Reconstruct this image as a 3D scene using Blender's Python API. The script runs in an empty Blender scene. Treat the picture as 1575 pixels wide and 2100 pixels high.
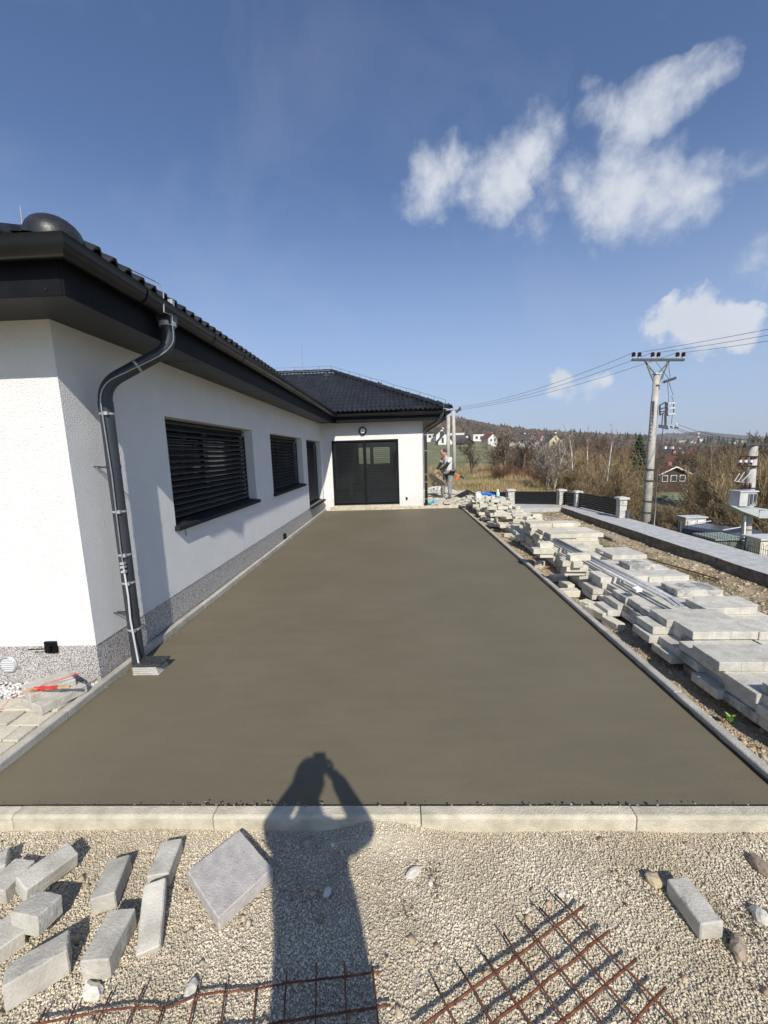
import bpy, bmesh, math, random
import numpy as np
from mathutils import Vector, Matrix, noise
random.seed(7); rng=np.random.default_rng(7)
SC=bpy.context.scene; COL=SC.collection
R_=math.radians
# ---------------------------------------------------------------- camera
H=1.70; FPX=815.0; CX,CY=787.5,1050.0
YAW,PITCH,ROLL=R_(1.941),R_(-8.359),R_(-1.75)
fw=Vector((-math.sin(YAW)*math.cos(PITCH),math.cos(YAW)*math.cos(PITCH),math.sin(PITCH)))
r0=Vector((math.cos(YAW),math.sin(YAW),0)); u0=r0.cross(fw)
rt=r0*math.cos(ROLL)+u0*math.sin(ROLL); up=u0*math.cos(ROLL)-r0*math.sin(ROLL)
CAM=Vector((0,0,H))
cd=bpy.data.cameras.new('camera'); cam=bpy.data.objects.new('camera',cd); COL.objects.link(cam)
cd.sensor_fit='VERTICAL'; cd.sensor_height=36; cd.lens=36*FPX/2100; cd.clip_start=.01; cd.clip_end=9000
M=Matrix((( rt.x,up.x,-fw.x,CAM.x),(rt.y,up.y,-fw.y,CAM.y),(rt.z,up.z,-fw.z,CAM.z),(0,0,0,1)))
cam.matrix_world=M; SC.camera=cam
# ---------------------------------------------------------------- sun, sky, exposure
SUNV=Vector((.178,-.764,.632)).normalized()
SUN_EL=math.asin(SUNV.z); SUN_AZ=math.atan2(SUNV.x,SUNV.y)
sd=bpy.data.lights.new('sun','SUN'); sun=bpy.data.objects.new('sun',sd); COL.objects.link(sun)
sd.energy=4.8; sd.angle=R_(.53); sd.color=(1,.935,.83)
sun.rotation_euler=SUNV.to_track_quat('Z','Y').to_euler()
SC.view_settings.view_transform='Standard'; SC.view_settings.look='None'
SC.view_settings.exposure=0; SC.view_settings.gamma=1
W=bpy.data.worlds.new('World'); SC.world=W; W.use_nodes=True
nt=W.node_tree; nt.nodes.clear()
def N(t,**k):
    n=nt.nodes.new(t)
    for a,b in k.items(): setattr(n,a,b)
    return n
def ray(x,y): return (rt*(x-CX)-up*(y-CY)+fw*FPX).normalized()
out=N('ShaderNodeOutputWorld'); bg=N('ShaderNodeBackground'); sky=N('ShaderNodeTexSky',sky_type='NISHITA')
sky.sun_disc=False; sky.sun_elevation=SUN_EL; sky.sun_rotation=SUN_AZ; sky.altitude=400; sky.air_density=1.0; sky.dust_density=.6; sky.ozone_density=3.0
bg.inputs[1].default_value=.120
L=nt.links.new
tc=N('ShaderNodeTexCoord'); nrm=N('ShaderNodeVectorMath',operation='NORMALIZE'); L(tc.outputs['Generated'],nrm.inputs[0])
def nz(scale,detail,rough,dist=0):
    n=N('ShaderNodeTexNoise'); n.inputs['Scale'].default_value=scale; n.inputs['Detail'].default_value=detail; n.inputs['Roughness'].default_value=rough; n.inputs['Distortion'].default_value=dist
    return n
def mth(op,a,b=None,clamp=False):
    n=N('ShaderNodeMath',operation=op); n.use_clamp=clamp
    for i,v in enumerate((a,b)):
        if v is None: continue
        if isinstance(v,(int,float)): n.inputs[i].default_value=v
        else: L(v,n.inputs[i])
    return n.outputs[0]
wn=nz(8,7,.62); L(nrm.outputs[0],wn.inputs['Vector'])
ws=N('ShaderNodeVectorMath',operation='SUBTRACT'); L(wn.outputs['Color'],ws.inputs[0]); ws.inputs[1].default_value=(.5,.5,.5)
wsc=N('ShaderNodeVectorMath',operation='SCALE'); L(ws.outputs[0],wsc.inputs[0]); wsc.inputs[3].default_value=.10
wv=N('ShaderNodeVectorMath',operation='ADD'); L(nrm.outputs[0],wv.inputs[0]); L(wsc.outputs[0],wv.inputs[1])
def cloudmask(blobs):
    acc=None
    for (x,y,rad,w) in blobs:
        d=ray(x,y); dn=N('ShaderNodeVectorMath',operation='DISTANCE'); L(wv.outputs[0],dn.inputs[0]); dn.inputs[1].default_value=tuple(d)
        q=mth('DIVIDE',dn.outputs['Value'],rad/FPX*math.cos(math.atan(math.hypot(x-CX,y-CY)/FPX)))
        q=mth('SUBTRACT',1.0,q); q=mth('MAXIMUM',q,0.0); q=mth('POWER',q,.75); q=mth('MULTIPLY',q,w)
        acc=q if acc is None else mth('MAXIMUM',acc,q)
    return acc
soft=cloudmask([(816,400,47,.45),(873,330,56,.75),(876,385,76,.9),(893,420,52,.5),(933,330,65,.6),(963,310,42,.5),(998,400,78,.85),(1038,350,86,.95),(1083,300,81,.9),(1123,262,72,.75),(1213,240,58,.65),(1203,180,34,.4),(1188,375,81,.8),(1238,390,98,1.0),(1288,405,110,1.1),(1358,410,104,1.0),(1313,450,65,.7),(1418,395,72,.65),(1268,310,81,.95),(1298,250,86,1.0),(1348,215,86,1.0),(1398,190,75,.85),(1438,160,60,.7),(1468,145,36,.4),(1408,310,47,.4),(1106,455,60,.6),(1538,345,52,.4),(1563,525,52,.7)])
hard=cloudmask([(1335,672,48,.9),(1355,640,42,.8),(1395,655,65,1.1),(1440,635,58,1.1),(1465,660,70,1.1),(1510,650,58,1.0),(1535,678,45,.8),(1320,692,38,.6),(1420,690,56,.8),(1150,775,32,.9),(1150,793,38,.6),(1205,792,50,.35),(1245,785,32,.3)])
fb=nz(10,8,.60,.12); L(nrm.outputs[0],fb.inputs['Vector'])
fb2=nz(34,7,.65); L(nrm.outputs[0],fb2.inputs['Vector'])
nn=mth('ADD',mth('MULTIPLY',mth('SUBTRACT',fb.outputs[0],.5),2.2),mth('MULTIPLY',mth('SUBTRACT',fb2.outputs[0],.5),.45))
def dens(mask,lo,hi,amp):
    s=mth('ADD',mask,mth('MULTIPLY',nn,amp))
    s=mth('MULTIPLY',s,mth('MINIMUM',mth('MULTIPLY',mask,6.0),1.0))
    mr=N('ShaderNodeMapRange',interpolation_type='SMOOTHSTEP'); L(s,mr.inputs[0]); mr.inputs[1].default_value=lo; mr.inputs[2].default_value=hi
    return mr.outputs[0]
dS=mth('MULTIPLY',dens(soft,.05,1.12,.95),.93); dH=mth('MULTIPLY',dens(hard,.22,.62,.75),.92)
# thin veils
vn=nz(2.4,6,.62,.6); L(nrm.outputs[0],vn.inputs['Vector'])
vm=N('ShaderNodeMapRange'); L(vn.outputs[0],vm.inputs[0]); vm.inputs[1].default_value=.5; vm.inputs[2].default_value=.85; vm.inputs[4].default_value=.16
sep=N('ShaderNodeSeparateXYZ'); L(nrm.outputs[0],sep.inputs[0])
tint=N('ShaderNodeMix',data_type='RGBA',blend_type='MULTIPLY'); tint.inputs[0].default_value=1
L(sky.outputs[0],tint.inputs[6]); tint.inputs[7].default_value=(.88,.95,1.10,1)
hzn=N('ShaderNodeMapRange',interpolation_type='SMOOTHSTEP'); L(sep.outputs[2],hzn.inputs[0]); hzn.inputs[1].default_value=.55; hzn.inputs[2].default_value=-.02; hzn.inputs[4].default_value=.80
hmx=N('ShaderNodeMix',data_type='RGBA'); L(hzn.outputs[0],hmx.inputs[0]); L(tint.outputs[2],hmx.inputs[6]); hmx.inputs[7].default_value=(3.5,4.4,6.1,1)
cl=mth('MAXIMUM',mth('MAXIMUM',dS,dH),vm.outputs[0])
# cloud tone: mixed from blue-grey to near white by the cloud noise
cc=N('ShaderNodeMix',data_type='RGBA'); L(mth('ADD',mth('MULTIPLY',fb.outputs[0],.9),0.1),cc.inputs[0]); cc.inputs[6].default_value=(4.6,5.1,6.0,1); cc.inputs[7].default_value=(6.9,7.1,7.5,1)
mx=N('ShaderNodeMix',data_type='RGBA'); L(cl,mx.inputs[0]); L(hmx.outputs[2],mx.inputs[6]); L(cc.outputs[2],mx.inputs[7])
L(mx.outputs[2],bg.inputs[0]); L(bg.outputs[0],out.inputs[0])
SC.render.engine='CYCLES'
# ---------------------------------------------------------------- pixel helpers (one ray of the photograph met with a known plane)
def onz(x,y,z=0):
    d=ray(x,y); return CAM+d*((z-H)/d.z)
def onx(x,y,X):
    d=ray(x,y); return CAM+d*(X/d.x)
def ony(x,y,Y):
    d=ray(x,y); return CAM+d*(Y/d.y)
# ---------------------------------------------------------------- materials
MATS={}
def pm(name,c1,c2=None,scale=6,rough=.8,bump=0,bscale=60,detail=5,metal=0,spec=.5,c3=None,rand=0,island=None,lo=.35,hi=.65,coord='Object',trans=0,alpha=None,bdist=.01,rnd_off=True):
    """noise-coloured principled material"""
    m=bpy.data.materials.new(name); m.use_nodes=True; t=m.node_tree; nd=t.nodes; p=nd['Principled BSDF']; l=t.links.new
    p.inputs['Roughness'].default_value=rough; p.inputs['Metallic'].default_value=metal
    p.inputs['Specular IOR Level'].default_value=spec
    c=nd.new('ShaderNodeTexCoord'); vec=c.outputs[coord]
    oi=nd.new('ShaderNodeObjectInfo')
    if rnd_off:
        ad=nd.new('ShaderNodeVectorMath'); ad.operation='MULTIPLY_ADD'; l(oi.outputs['Random'],ad.inputs[0]); ad.inputs[1].default_value=(37,53,71); l(vec,ad.inputs[2]); vec=ad.outputs[0]
    col=None
    if c2 is not None:
        n=nd.new('ShaderNodeTexNoise'); n.inputs['Scale'].default_value=scale; n.inputs['Detail'].default_value=detail; n.inputs['Roughness'].default_value=.62; l(vec,n.inputs['Vector'])
        cr=nd.new('ShaderNodeValToRGB'); l(n.outputs[0],cr.inputs[0]); e=cr.color_ramp.elements
        e[0].position=lo; e[0].color=(*c1,1); e[1].position=hi; e[1].color=(*c2,1)
        if c3: k=e.new((lo+hi)/2); k.color=(*c3,1)
        col=cr.outputs[0]
    else:
        rg=nd.new('ShaderNodeRGB'); rg.outputs[0].default_value=(*c1,1); col=rg.outputs[0]
    if island:
        gi=nd.new('ShaderNodeNewGeometry'); cr=nd.new('ShaderNodeValToRGB'); l(gi.outputs['Random Per Island'],cr.inputs[0]); e=cr.color_ramp.elements
        e[0].color=(*island[0],1); e[1].color=(*island[-1],1)
        for i,cx in enumerate(island[1:-1]): k=e.new((i+1)/(len(island)-1)); k.color=(*cx,1)
        mm=nd.new('ShaderNodeMix'); mm.data_type='RGBA'; mm.blend_type='MULTIPLY'; mm.inputs[0].default_value=1; l(col,mm.inputs[6]); l(cr.outputs[0],mm.inputs[7]); col=mm.outputs[2]
    if rand:
        mr=nd.new('ShaderNodeMapRange'); l(oi.outputs['Random'],mr.inputs[0]); mr.inputs[3].default_value=1-rand; mr.inputs[4].default_value=1+rand
        mm=nd.new('ShaderNodeVectorMath'); mm.operation='SCALE'; l(col,mm.inputs[0]); l(mr.outputs[0],mm.inputs[3]); col=mm.outputs[0]
    l(col,p.inputs['Base Color'])
    if bump:
        n=nd.new('ShaderNodeTexNoise'); n.inputs['Scale'].default_value=bscale; n.inputs['Detail'].default_value=3; l(vec,n.inputs['Vector'])
        b=nd.new('ShaderNodeBump'); b.inputs['Strength'].default_value=bump; b.inputs['Distance'].default_value=bdist; l(n.outputs[0],b.inputs['Height']); l(b.outputs[0],p.inputs['Normal'])
    MATS[name]=m; return m
def speckle(name,cols,scale,bump=.4):
    m=bpy.data.materials.new(name); m.use_nodes=True; t=m.node_tree; nd=t.nodes; p=nd['Principled BSDF']; l=t.links.new
    c=nd.new('ShaderNodeTexCoord'); v=nd.new('ShaderNodeTexVoronoi'); v.inputs['Scale'].default_value=scale; l(c.outputs['Object'],v.inputs['Vector'])
    cr=nd.new('ShaderNodeValToRGB'); cr.color_ramp.interpolation='CONSTANT'; s=nd.new('ShaderNodeSeparateColor'); l(v.outputs['Color'],s.inputs[0]); l(s.outputs[0],cr.inputs[0])
    e=cr.color_ramp.elements; e[0].color=(*cols[0],1); e[1].position=1/len(cols); e[1].color=(*cols[1],1)
    for i,cx in enumerate(cols[2:]): k=e.new((i+2)/len(cols)); k.color=(*cx,1)
    l(cr.outputs[0],p.inputs['Base Color']); p.inputs['Roughness'].default_value=.55
    b=nd.new('ShaderNodeBump'); b.invert=True; b.inputs['Strength'].default_value=bump; b.inputs['Distance'].default_value=.004; l(v.outputs['Distance'],b.inputs['Height']); l(b.outputs[0],p.inputs['Normal'])
    return m
m_stucco=pm('white_stucco',(.76,.76,.745),(.80,.80,.785),3,.95,bump=1,bscale=105,spec=.15,bdist=.011,rnd_off=False)
m_plinth=speckle('mosaic_plaster',[(.62,.58,.53),(.09,.085,.085),(.72,.70,.67),(.22,.20,.19),(.45,.41,.38),(.035,.035,.04),(.78,.76,.74)],260,.6)
m_anth=pm('anthracite_metal',(.009,.010,.012),(.014,.015,.018),2,.30,spec=.45)
m_anthm=pm('anthracite_matt',(.005,.0055,.0075),(.008,.009,.011),5,.6,spec=.15)
m_soffit=pm('dark_soffit',(.013,.0125,.012),(.020,.019,.018),3,.42)
m_soffit2=pm('brown_soffit_board',(.10,.085,.07),(.15,.13,.105),6,.6)
m_pipe=pm('downpipe_grey',(.030,.035,.043),(.040,.046,.055),4,.36)
m_slat=pm('blind_slat',(.038,.040,.044),(.055,.057,.062),6,.30,spec=.6)
m_tile=pm('black_roof_tile',(.011,.011,.012),(.028,.029,.031),9,.42,bump=.15,bscale=80,rand=.25)
m_steel=pm('galvanised_steel',(.36,.37,.38),(.52,.53,.54),30,.5,metal=.3)
m_alu=pm('bright_wire',(.40,.41,.42),(.52,.53,.54),30,.35,metal=.7)
m_glass=bpy.data.materials.new('window_glass'); m_glass.use_nodes=True
_t=m_glass.node_tree; _t.nodes.clear(); _o=_t.nodes.new('ShaderNodeOutputMaterial'); _m=_t.nodes.new('ShaderNodeMixShader'); _a=_t.nodes.new('ShaderNodeBsdfTransparent'); _b=_t.nodes.new('ShaderNodeBsdfGlossy'); _f=_t.nodes.new('ShaderNodeFresnel')
_a.inputs[0].default_value=(.8,.84,.82,1); _b.inputs['Roughness'].default_value=.02; _f.inputs[0].default_value=1.5
_t.links.new(_f.outputs[0],_m.inputs[0]); _t.links.new(_a.outputs[0],_m.inputs[1]); _t.links.new(_b.outputs[0],_m.inputs[2]); _t.links.new(_m.outputs[0],_o.inputs[0])
m_dark=pm('interior_dark',(.05,.048,.045),(.07,.065,.06),3,.9)
m_slab=pm('fresh_concrete',(.148,.129,.088),(.168,.147,.103),.8,.7,bump=.15,bscale=110,c3=(.158,.138,.095),spec=.2,rnd_off=False,detail=12)
def slab_detail(m):
    t=m.node_tree; nd=t.nodes; l=t.links.new; p=nd['Principled BSDF']; src=p.inputs['Base Color'].links[0].from_socket
    c=nd.new('ShaderNodeTexCoord')
    v=nd.new('ShaderNodeTexVoronoi'); v.inputs['Scale'].default_value=26; l(c.outputs['Object'],v.inputs['Vector'])
    r=nd.new('ShaderNodeMapRange'); l(v.outputs['Distance'],r.inputs[0]); r.inputs[1].default_value=.05; r.inputs[2].default_value=.09; r.inputs[3].default_value=1.35; r.inputs[4].default_value=1
    # long trowel sweeps: noise stretched along shallow arcs, and pale wiped streaks
    mp=nd.new('ShaderNodeMapping'); mp.inputs['Scale'].default_value=(1.4,9,1); mp.inputs['Rotation'].default_value=(0,0,.5); l(c.outputs['Object'],mp.inputs[0])
    n=nd.new('ShaderNodeTexNoise'); n.inputs['Scale'].default_value=1.2; n.inputs['Detail'].default_value=6; n.inputs['Distortion'].default_value=.8; l(mp.outputs[0],n.inputs['Vector'])
    r2=nd.new('ShaderNodeMapRange'); l(n.outputs[0],r2.inputs[0]); r2.inputs[1].default_value=.3; r2.inputs[2].default_value=.75; r2.inputs[3].default_value=.955; r2.inputs[4].default_value=1.05
    w=nd.new('ShaderNodeTexNoise'); w.inputs['Scale'].default_value=5; w.inputs['Detail'].default_value=12; w.inputs['Roughness'].default_value=.75; l(c.outputs['Object'],w.inputs['Vector'])
    r3=nd.new('ShaderNodeMapRange'); l(w.outputs[0],r3.inputs[0]); r3.inputs[1].default_value=.66; r3.inputs[2].default_value=.80; r3.inputs[3].default_value=1; r3.inputs[4].default_value=1.22
    m1=nd.new('ShaderNodeMath'); m1.operation='MULTIPLY'; l(r.outputs[0],m1.inputs[0]); l(r2.outputs[0],m1.inputs[1]); m2=nd.new('ShaderNodeMath'); m2.operation='MULTIPLY'; l(m1.outputs[0],m2.inputs[0]); l(r3.outputs[0],m2.inputs[1])
    s=nd.new('ShaderNodeVectorMath'); s.operation='SCALE'; l(src,s.inputs[0]); l(m2.outputs[0],s.inputs[3]); l(s.outputs[0],p.inputs['Base Color'])
    r4=nd.new('ShaderNodeMapRange'); l(n.outputs[0],r4.inputs[0]); r4.inputs[3].default_value=.55; r4.inputs[4].default_value=.85; l(r4.outputs[0],p.inputs['Roughness'])
slab_detail(m_slab)
m_kerb=pm('kerb_concrete',(.36,.345,.30),(.50,.475,.41),7,.9,bump=.5,bscale=110,rand=.06,detail=9)
m_kerbdusty=pm('kerb_concrete_dusty',(.42,.385,.29),(.64,.585,.46),9,.92,bump=.5,bscale=120,rand=.04,detail=9)
m_pave=pm('beige_paver',(.44,.41,.33),(.56,.52,.42),9,.9,bump=.6,bscale=70,rand=.09)
m_block=pm('grey_paving_concrete',(.45,.43,.375),(.63,.605,.53),11,.9,bump=.6,bscale=95,rand=.14,detail=10)
m_blockc=pm('cream_paving_concrete',(.52,.49,.40),(.66,.62,.51),11,.9,bump=.6,bscale=95,rand=.10,detail=10)
m_blocks=pm('weathered_paving_concrete',(.24,.235,.225),(.60,.575,.51),7,.9,bump=.6,bscale=95,rand=.12,detail=12,lo=.42,hi=.58)
m_stone=pm('loose_block_concrete',(.38,.36,.31),(.57,.545,.475),9,.9,bump=.35,bscale=120,rand=.10,detail=10)
m_gravel=pm('limestone_chippings',(.64,.57,.44),(.88,.82,.70),2.2,.92,island=[(.58,.54,.47),(.90,.87,.81),(1,.98,.94),(.76,.73,.68),(1,.94,.83)],rnd_off=False)
m_gbase=pm('gravel_bed',(.42,.37,.28),(.60,.54,.43),60,.95,bump=1,bscale=150,rnd_off=False)
m_soil=pm('yard_soil',(.16,.115,.065),(.43,.35,.235),3.2,.95,bump=1,bscale=28,c3=(.36,.28,.175),rnd_off=False,detail=10,bdist=.03)
m_ystone=pm('yard_stones',(.42,.35,.25),(.66,.60,.48),14,.92,island=[(.55,.5,.45),(1,.95,.85),(.78,.68,.6),(.9,.9,.9),(.78,.62,.52)],rnd_off=False)
m_white=pm('white_pebbles',(.74,.74,.72),(.84,.84,.82),20,.7,island=[(.7,.7,.7),(1,1,1),(.85,.83,.8)],rnd_off=False)
m_rust=pm('rusty_steel',(.085,.032,.018),(.22,.085,.042),40,.85,bump=.5,bscale=180,c3=(.15,.052,.025))
m_grass=pm('green_grass',(.055,.085,.022),(.12,.15,.045),20,.9,island=[(.6,.7,.5),(1,1,1),(1.2,1.1,.7)],rnd_off=False)
m_dry=pm('dry_grass',(.36,.27,.14),(.52,.42,.25),20,.9,island=[(.55,.5,.42),(1,.95,.9),(.8,.7,.55),(1.1,1.05,.95)],rnd_off=False)
m_ground=pm('meadow_ground',(.10,.115,.035),(.30,.235,.12),.35,.95,c3=(.19,.175,.075),bump=.6,bscale=3,rnd_off=False,detail=12)
m_field=pm('green_field',(.12,.125,.05),(.25,.22,.11),.09,.95,c3=(.16,.165,.07),rnd_off=False,detail=12)
m_strip=pm('screed_concrete',(.37,.37,.365),(.52,.52,.51),8,.9,bump=.5,bscale=60,rnd_off=False,detail=10)
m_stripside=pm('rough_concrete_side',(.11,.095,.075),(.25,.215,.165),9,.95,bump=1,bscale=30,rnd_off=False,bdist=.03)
m_pole=pm('pole_concrete',(.36,.35,.315),(.52,.50,.45),5,.85,bump=.3,bscale=40)
m_ins=pm('brown_insulator',(.035,.012,.009),(.06,.02,.015),8,.25)
m_lblue=pm('pale_blue_metal',(.38,.43,.43),(.45,.50,.50),3,.5)
m_lgrey=pm('light_grey_paint',(.48,.49,.50),(.60,.61,.62),4,.5)
m_whitep=pm('white_paint',(.78,.78,.76),(.84,.84,.82),4,.55)
m_beigek=pm('cream_kiosk',(.60,.57,.48),(.70,.67,.57),12,.8,bump=.4,bscale=30)
m_green=pm('green_grey_metal',(.13,.17,.14),(.19,.23,.19),4,.6)
m_dgrey=pm('dark_grey_metal',(.05,.055,.06),(.08,.085,.09),4,.5)
m_bark=pm('brown_bark',(.085,.062,.042),(.16,.125,.085),6,.95,island=[(.45,.45,.45),(.9,.88,.85),(1.7,1.65,1.6),(.7,.68,.66),(2.2,2.15,2.1)])
m_barkg=pm('grey_bark',(.15,.135,.11),(.32,.29,.25),6,.95,island=[(.45,.45,.45),(.9,.88,.85),(1.7,1.65,1.6),(.7,.68,.66),(2.2,2.15,2.1)])
m_barko=pm('olive_twigs',(.14,.105,.055),(.26,.20,.11),4,.95,island=[(.45,.45,.45),(.9,.88,.85),(1.7,1.65,1.6),(.7,.68,.66),(2.2,2.15,2.1)])
m_barkr=pm('red_brown_twigs',(.12,.06,.04),(.21,.115,.075),4,.95,island=[(.45,.45,.45),(.9,.88,.85),(1.7,1.65,1.6),(.7,.68,.66),(2.2,2.15,2.1)])
m_birch=pm('birch_bark',(.50,.48,.44),(.72,.70,.66),5,.9)
m_leafr=pm('withered_leaves',(.14,.065,.035),(.24,.13,.07),6,.95,island=[(.6,.5,.45),(1,1,1),(.8,.7,.6)],rnd_off=False)
m_spr=pm('spruce_needles',(.018,.036,.018),(.045,.07,.035),6,.95,island=[(.6,.6,.6),(1,1,1),(1.2,1.2,1)],rnd_off=False)
m_ivy=pm('grey_green_shrub',(.10,.125,.085),(.20,.22,.16),6,.9,rnd_off=False)
m_skin=pm('skin',(.52,.30,.21),(.60,.36,.26),8,.6)
m_tee=pm('light_grey_tee',(.55,.56,.58),(.66,.67,.69),10,.9)
m_black=pm('black_cloth',(.012,.012,.014),(.022,.022,.025),10,.9)
m_trou=pm('dusty_grey_trousers',(.16,.165,.17),(.36,.36,.35),12,.9)
m_hair=pm('brown_hair',(.05,.035,.025),(.09,.065,.05),30,.8)
m_blue=pm('blue_plastic',(.015,.13,.52),(.03,.20,.65),5,.45)
m_cyan=pm('cyan_plastic',(.05,.42,.66),(.09,.5,.72),5,.45)
m_orange=pm('orange_plastic',(.72,.16,.03),None,5,.4)
m_red=pm('red_cord',(.62,.02,.03),(.75,.05,.05),30,.7)
m_wood=pm('wood',(.42,.28,.13),(.58,.42,.22),8,.7)
m_oldwood=pm('weathered_board',(.20,.17,.13),(.36,.32,.26),5,.9)
m_roofr=pm('red_roof',(.13,.035,.03),(.21,.065,.055),6,.8)
m_roofb=pm('dark_roof',(.06,.05,.05),(.10,.085,.08),6,.8)
m_wallw=pm('white_render',(.72,.70,.66),(.80,.78,.74),2,.9)
m_wally=pm('yellow_render',(.62,.52,.30),(.70,.60,.38),2,.9)
m_wallb=pm('dark_timber_wall',(.045,.028,.02),(.08,.05,.035),4,.9)
m_win=pm('far_window_glass',(.03,.035,.045),(.06,.065,.08),2,.2)
m_pink=pm('pink_brick_fence',(.45,.17,.14),(.58,.30,.25),3,.9)
m_navy=pm('dark_blue_car_paint',(.010,.016,.030),None,3,.15,spec=.7)
m_tyre=pm('tyre_rubber',(.015,.015,.015),None,3,.8)
# ---------------------------------------------------------------- mesh helpers
class MB:
    def __init__(s): s.v=[]; s.f=[]
    def poly(s,pts): b=len(s.v); s.v+= [tuple(p) for p in pts]; s.f.append(tuple(range(b,b+len(pts)))); return s
    def box(s,a,b,mat=None):
        x0,y0,z0=a; x1,y1,z1=b; P=[(x0,y0,z0),(x1,y0,z0),(x1,y1,z0),(x0,y1,z0),(x0,y0,z1),(x1,y0,z1),(x1,y1,z1),(x0,y1,z1)]
        if mat is not None: P=[tuple(mat@Vector(p)) for p in P]
        k=len(s.v); s.v+=P
        s.f+=[tuple(k+i for i in q) for q in ((0,3,2,1),(4,5,6,7),(0,1,5,4),(1,2,6,5),(2,3,7,6),(3,0,4,7))]; return s
    def tube(s,pts,r,n=8,cap=True):
        pts=[Vector(p) for p in pts]; m=len(pts); rs=r if isinstance(r,(list,tuple)) else [r]*m
        k=len(s.v); prev=None
        for i,p in enumerate(pts):
            d=(pts[min(i+1,m-1)]-pts[max(i-1,0)]); d=d.normalized() if d.length>1e-9 else Vector((0,0,1))
            if prev is None: a=d.orthogonal().normalized()
            else:
                a=prev-d*prev.dot(d); a=a.normalized() if a.length>1e-6 else d.orthogonal().normalized()
            prev=a; b=d.cross(a)
            for j in range(n):
                t=2*math.pi*j/n; q=p+(a*math.cos(t)+b*math.sin(t))*rs[i]; s.v.append(tuple(q))
        for i in range(m-1):
            for j in range(n):
                j2=(j+1)%n; s.f.append((k+i*n+j,k+i*n+j2,k+(i+1)*n+j2,k+(i+1)*n+j))
        if cap and n>2:
            s.f.append(tuple(k+j for j in reversed(range(n)))); s.f.append(tuple(k+(m-1)*n+j for j in range(n)))
        return s
    def prism(s,outline,z0,z1):
        n=len(outline); k=len(s.v)
        s.v+=[(x,y,z0) for x,y in outline]+[(x,y,z1) for x,y in outline]
        s.f.append(tuple(k+i for i in reversed(range(n)))); s.f.append(tuple(k+n+i for i in range(n)))
        for i in range(n): j=(i+1)%n; s.f.append((k+i,k+j,k+n+j,k+n+i))
        return s
    def lathe(s,prof,n=16,mat=None):
        k=len(s.v)
        for (r,z) in prof:
            for j in range(n):
                t=2*math.pi*j/n; p=Vector((r*math.cos(t),r*math.sin(t),z)); s.v.append(tuple(mat@p if mat is not None else p))
        for i in range(len(prof)-1):
            for j in range(n):
                j2=(j+1)%n; s.f.append((k+i*n+j,k+i*n+j2,k+(i+1)*n+j2,k+(i+1)*n+j))
        s.f.append(tuple(k+j for j in reversed(range(n)))); s.f.append(tuple(k+(len(prof)-1)*n+j for j in range(n)))
        return s
    def mesh(s,name,mat,smooth=False):
        me=bpy.data.meshes.new(name); me.from_pydata(s.v,[],s.f); me.materials.append(mat)
        if smooth: me.polygons.foreach_set('use_smooth',[True]*len(me.polygons))
        me.validate(); me.update(); return me
    def obj(s,name,mat,parent=None,smooth=False,bevel=0,**k):
        return link(name,s.mesh(name,mat,smooth),parent,bevel=bevel,**k)
def link(name,me,parent=None,loc=None,rot=None,bevel=0,**k):
    o=bpy.data.objects.new(name,me); COL.objects.link(o)
    if parent is not None: o.parent=parent
    if loc is not None: o.location=loc
    if rot is not None: o.rotation_euler=rot
    if bevel:
        b=o.modifiers.new('edge','BEVEL'); b.width=bevel; b.segments=1; b.limit_method='ANGLE'; b.angle_limit=R_(35)
    for a,b in k.items(): o[a]=b
    return o
def thing(name,label,cat,loc=(0,0,0),rotz=0,group=None):
    o=bpy.data.objects.new(name,None); COL.objects.link(o); o.location=loc; o.rotation_euler=(0,0,rotz); o.empty_display_size=.1
    o['label']=label; o['category']=cat
    if group: o['group']=group
    return o
def tag(o,label,cat,group=None):
    o['label']=label; o['category']=cat
    if group: o['group']=group
    return o
def struct(o): o['kind']='structure'; return o
def stuff(o): o['kind']='stuff'; return o
def np_mesh(name,V,F,mat):
    me=bpy.data.meshes.new(name); V=np.asarray(V,np.float32); F=np.asarray(F,np.int32); n=F.shape[1]
    me.vertices.add(len(V)); me.vertices.foreach_set('co',V.ravel()); me.loops.add(F.size); me.loops.foreach_set('vertex_index',F.ravel())
    me.polygons.add(len(F)); me.polygons.foreach_set('loop_start',np.arange(0,F.size,n,dtype=np.int32)); me.polygons.foreach_set('loop_total',np.full(len(F),n,np.int32))
    me.materials.append(mat); me.update(calc_edges=True); return me
CUBE=np.array([(-1,-1,-1),(1,-1,-1),(1,1,-1),(-1,1,-1),(-1,-1,1),(1,-1,1),(1,1,1),(-1,1,1)],float)*.55
CF=np.array([(0,3,2,1),(4,5,6,7),(0,1,5,4),(1,2,6,5),(2,3,7,6),(3,0,4,7)])
def rotmats(n):
    q=rng.normal(size=(n,4)); q/=np.linalg.norm(q,axis=1)[:,None]; w,x,y,z=q.T
    return np.stack([1-2*(y*y+z*z),2*(x*y-z*w),2*(x*z+y*w),2*(x*y+z*w),1-2*(x*x+z*z),2*(y*z-x*w),2*(x*z-y*w),2*(y*z+x*w),1-2*(x*x+y*y)],1).reshape(n,3,3)
def stones(name,P,size,mat,parent=None,flat=.7):
    """one mesh of many irregular stones"""
    n=len(P); c=CUBE[None]+rng.normal(0,.17,(n,8,3)); sc=rng.uniform([.65,.5,.4],[1.2,.95,.8],(n,3))
    V=c*sc[:,None,:]*size[:,None,None]; V=np.einsum('nij,nkj->nki',rotmats(n),V); V[:,:,2]*=flat; V+=P[:,None,:]
    F=(CF[None]+np.arange(n)[:,None,None]*8).reshape(-1,4)
    return stuff(link(name,np_mesh(name,V.reshape(-1,3),F,mat),parent))
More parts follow.
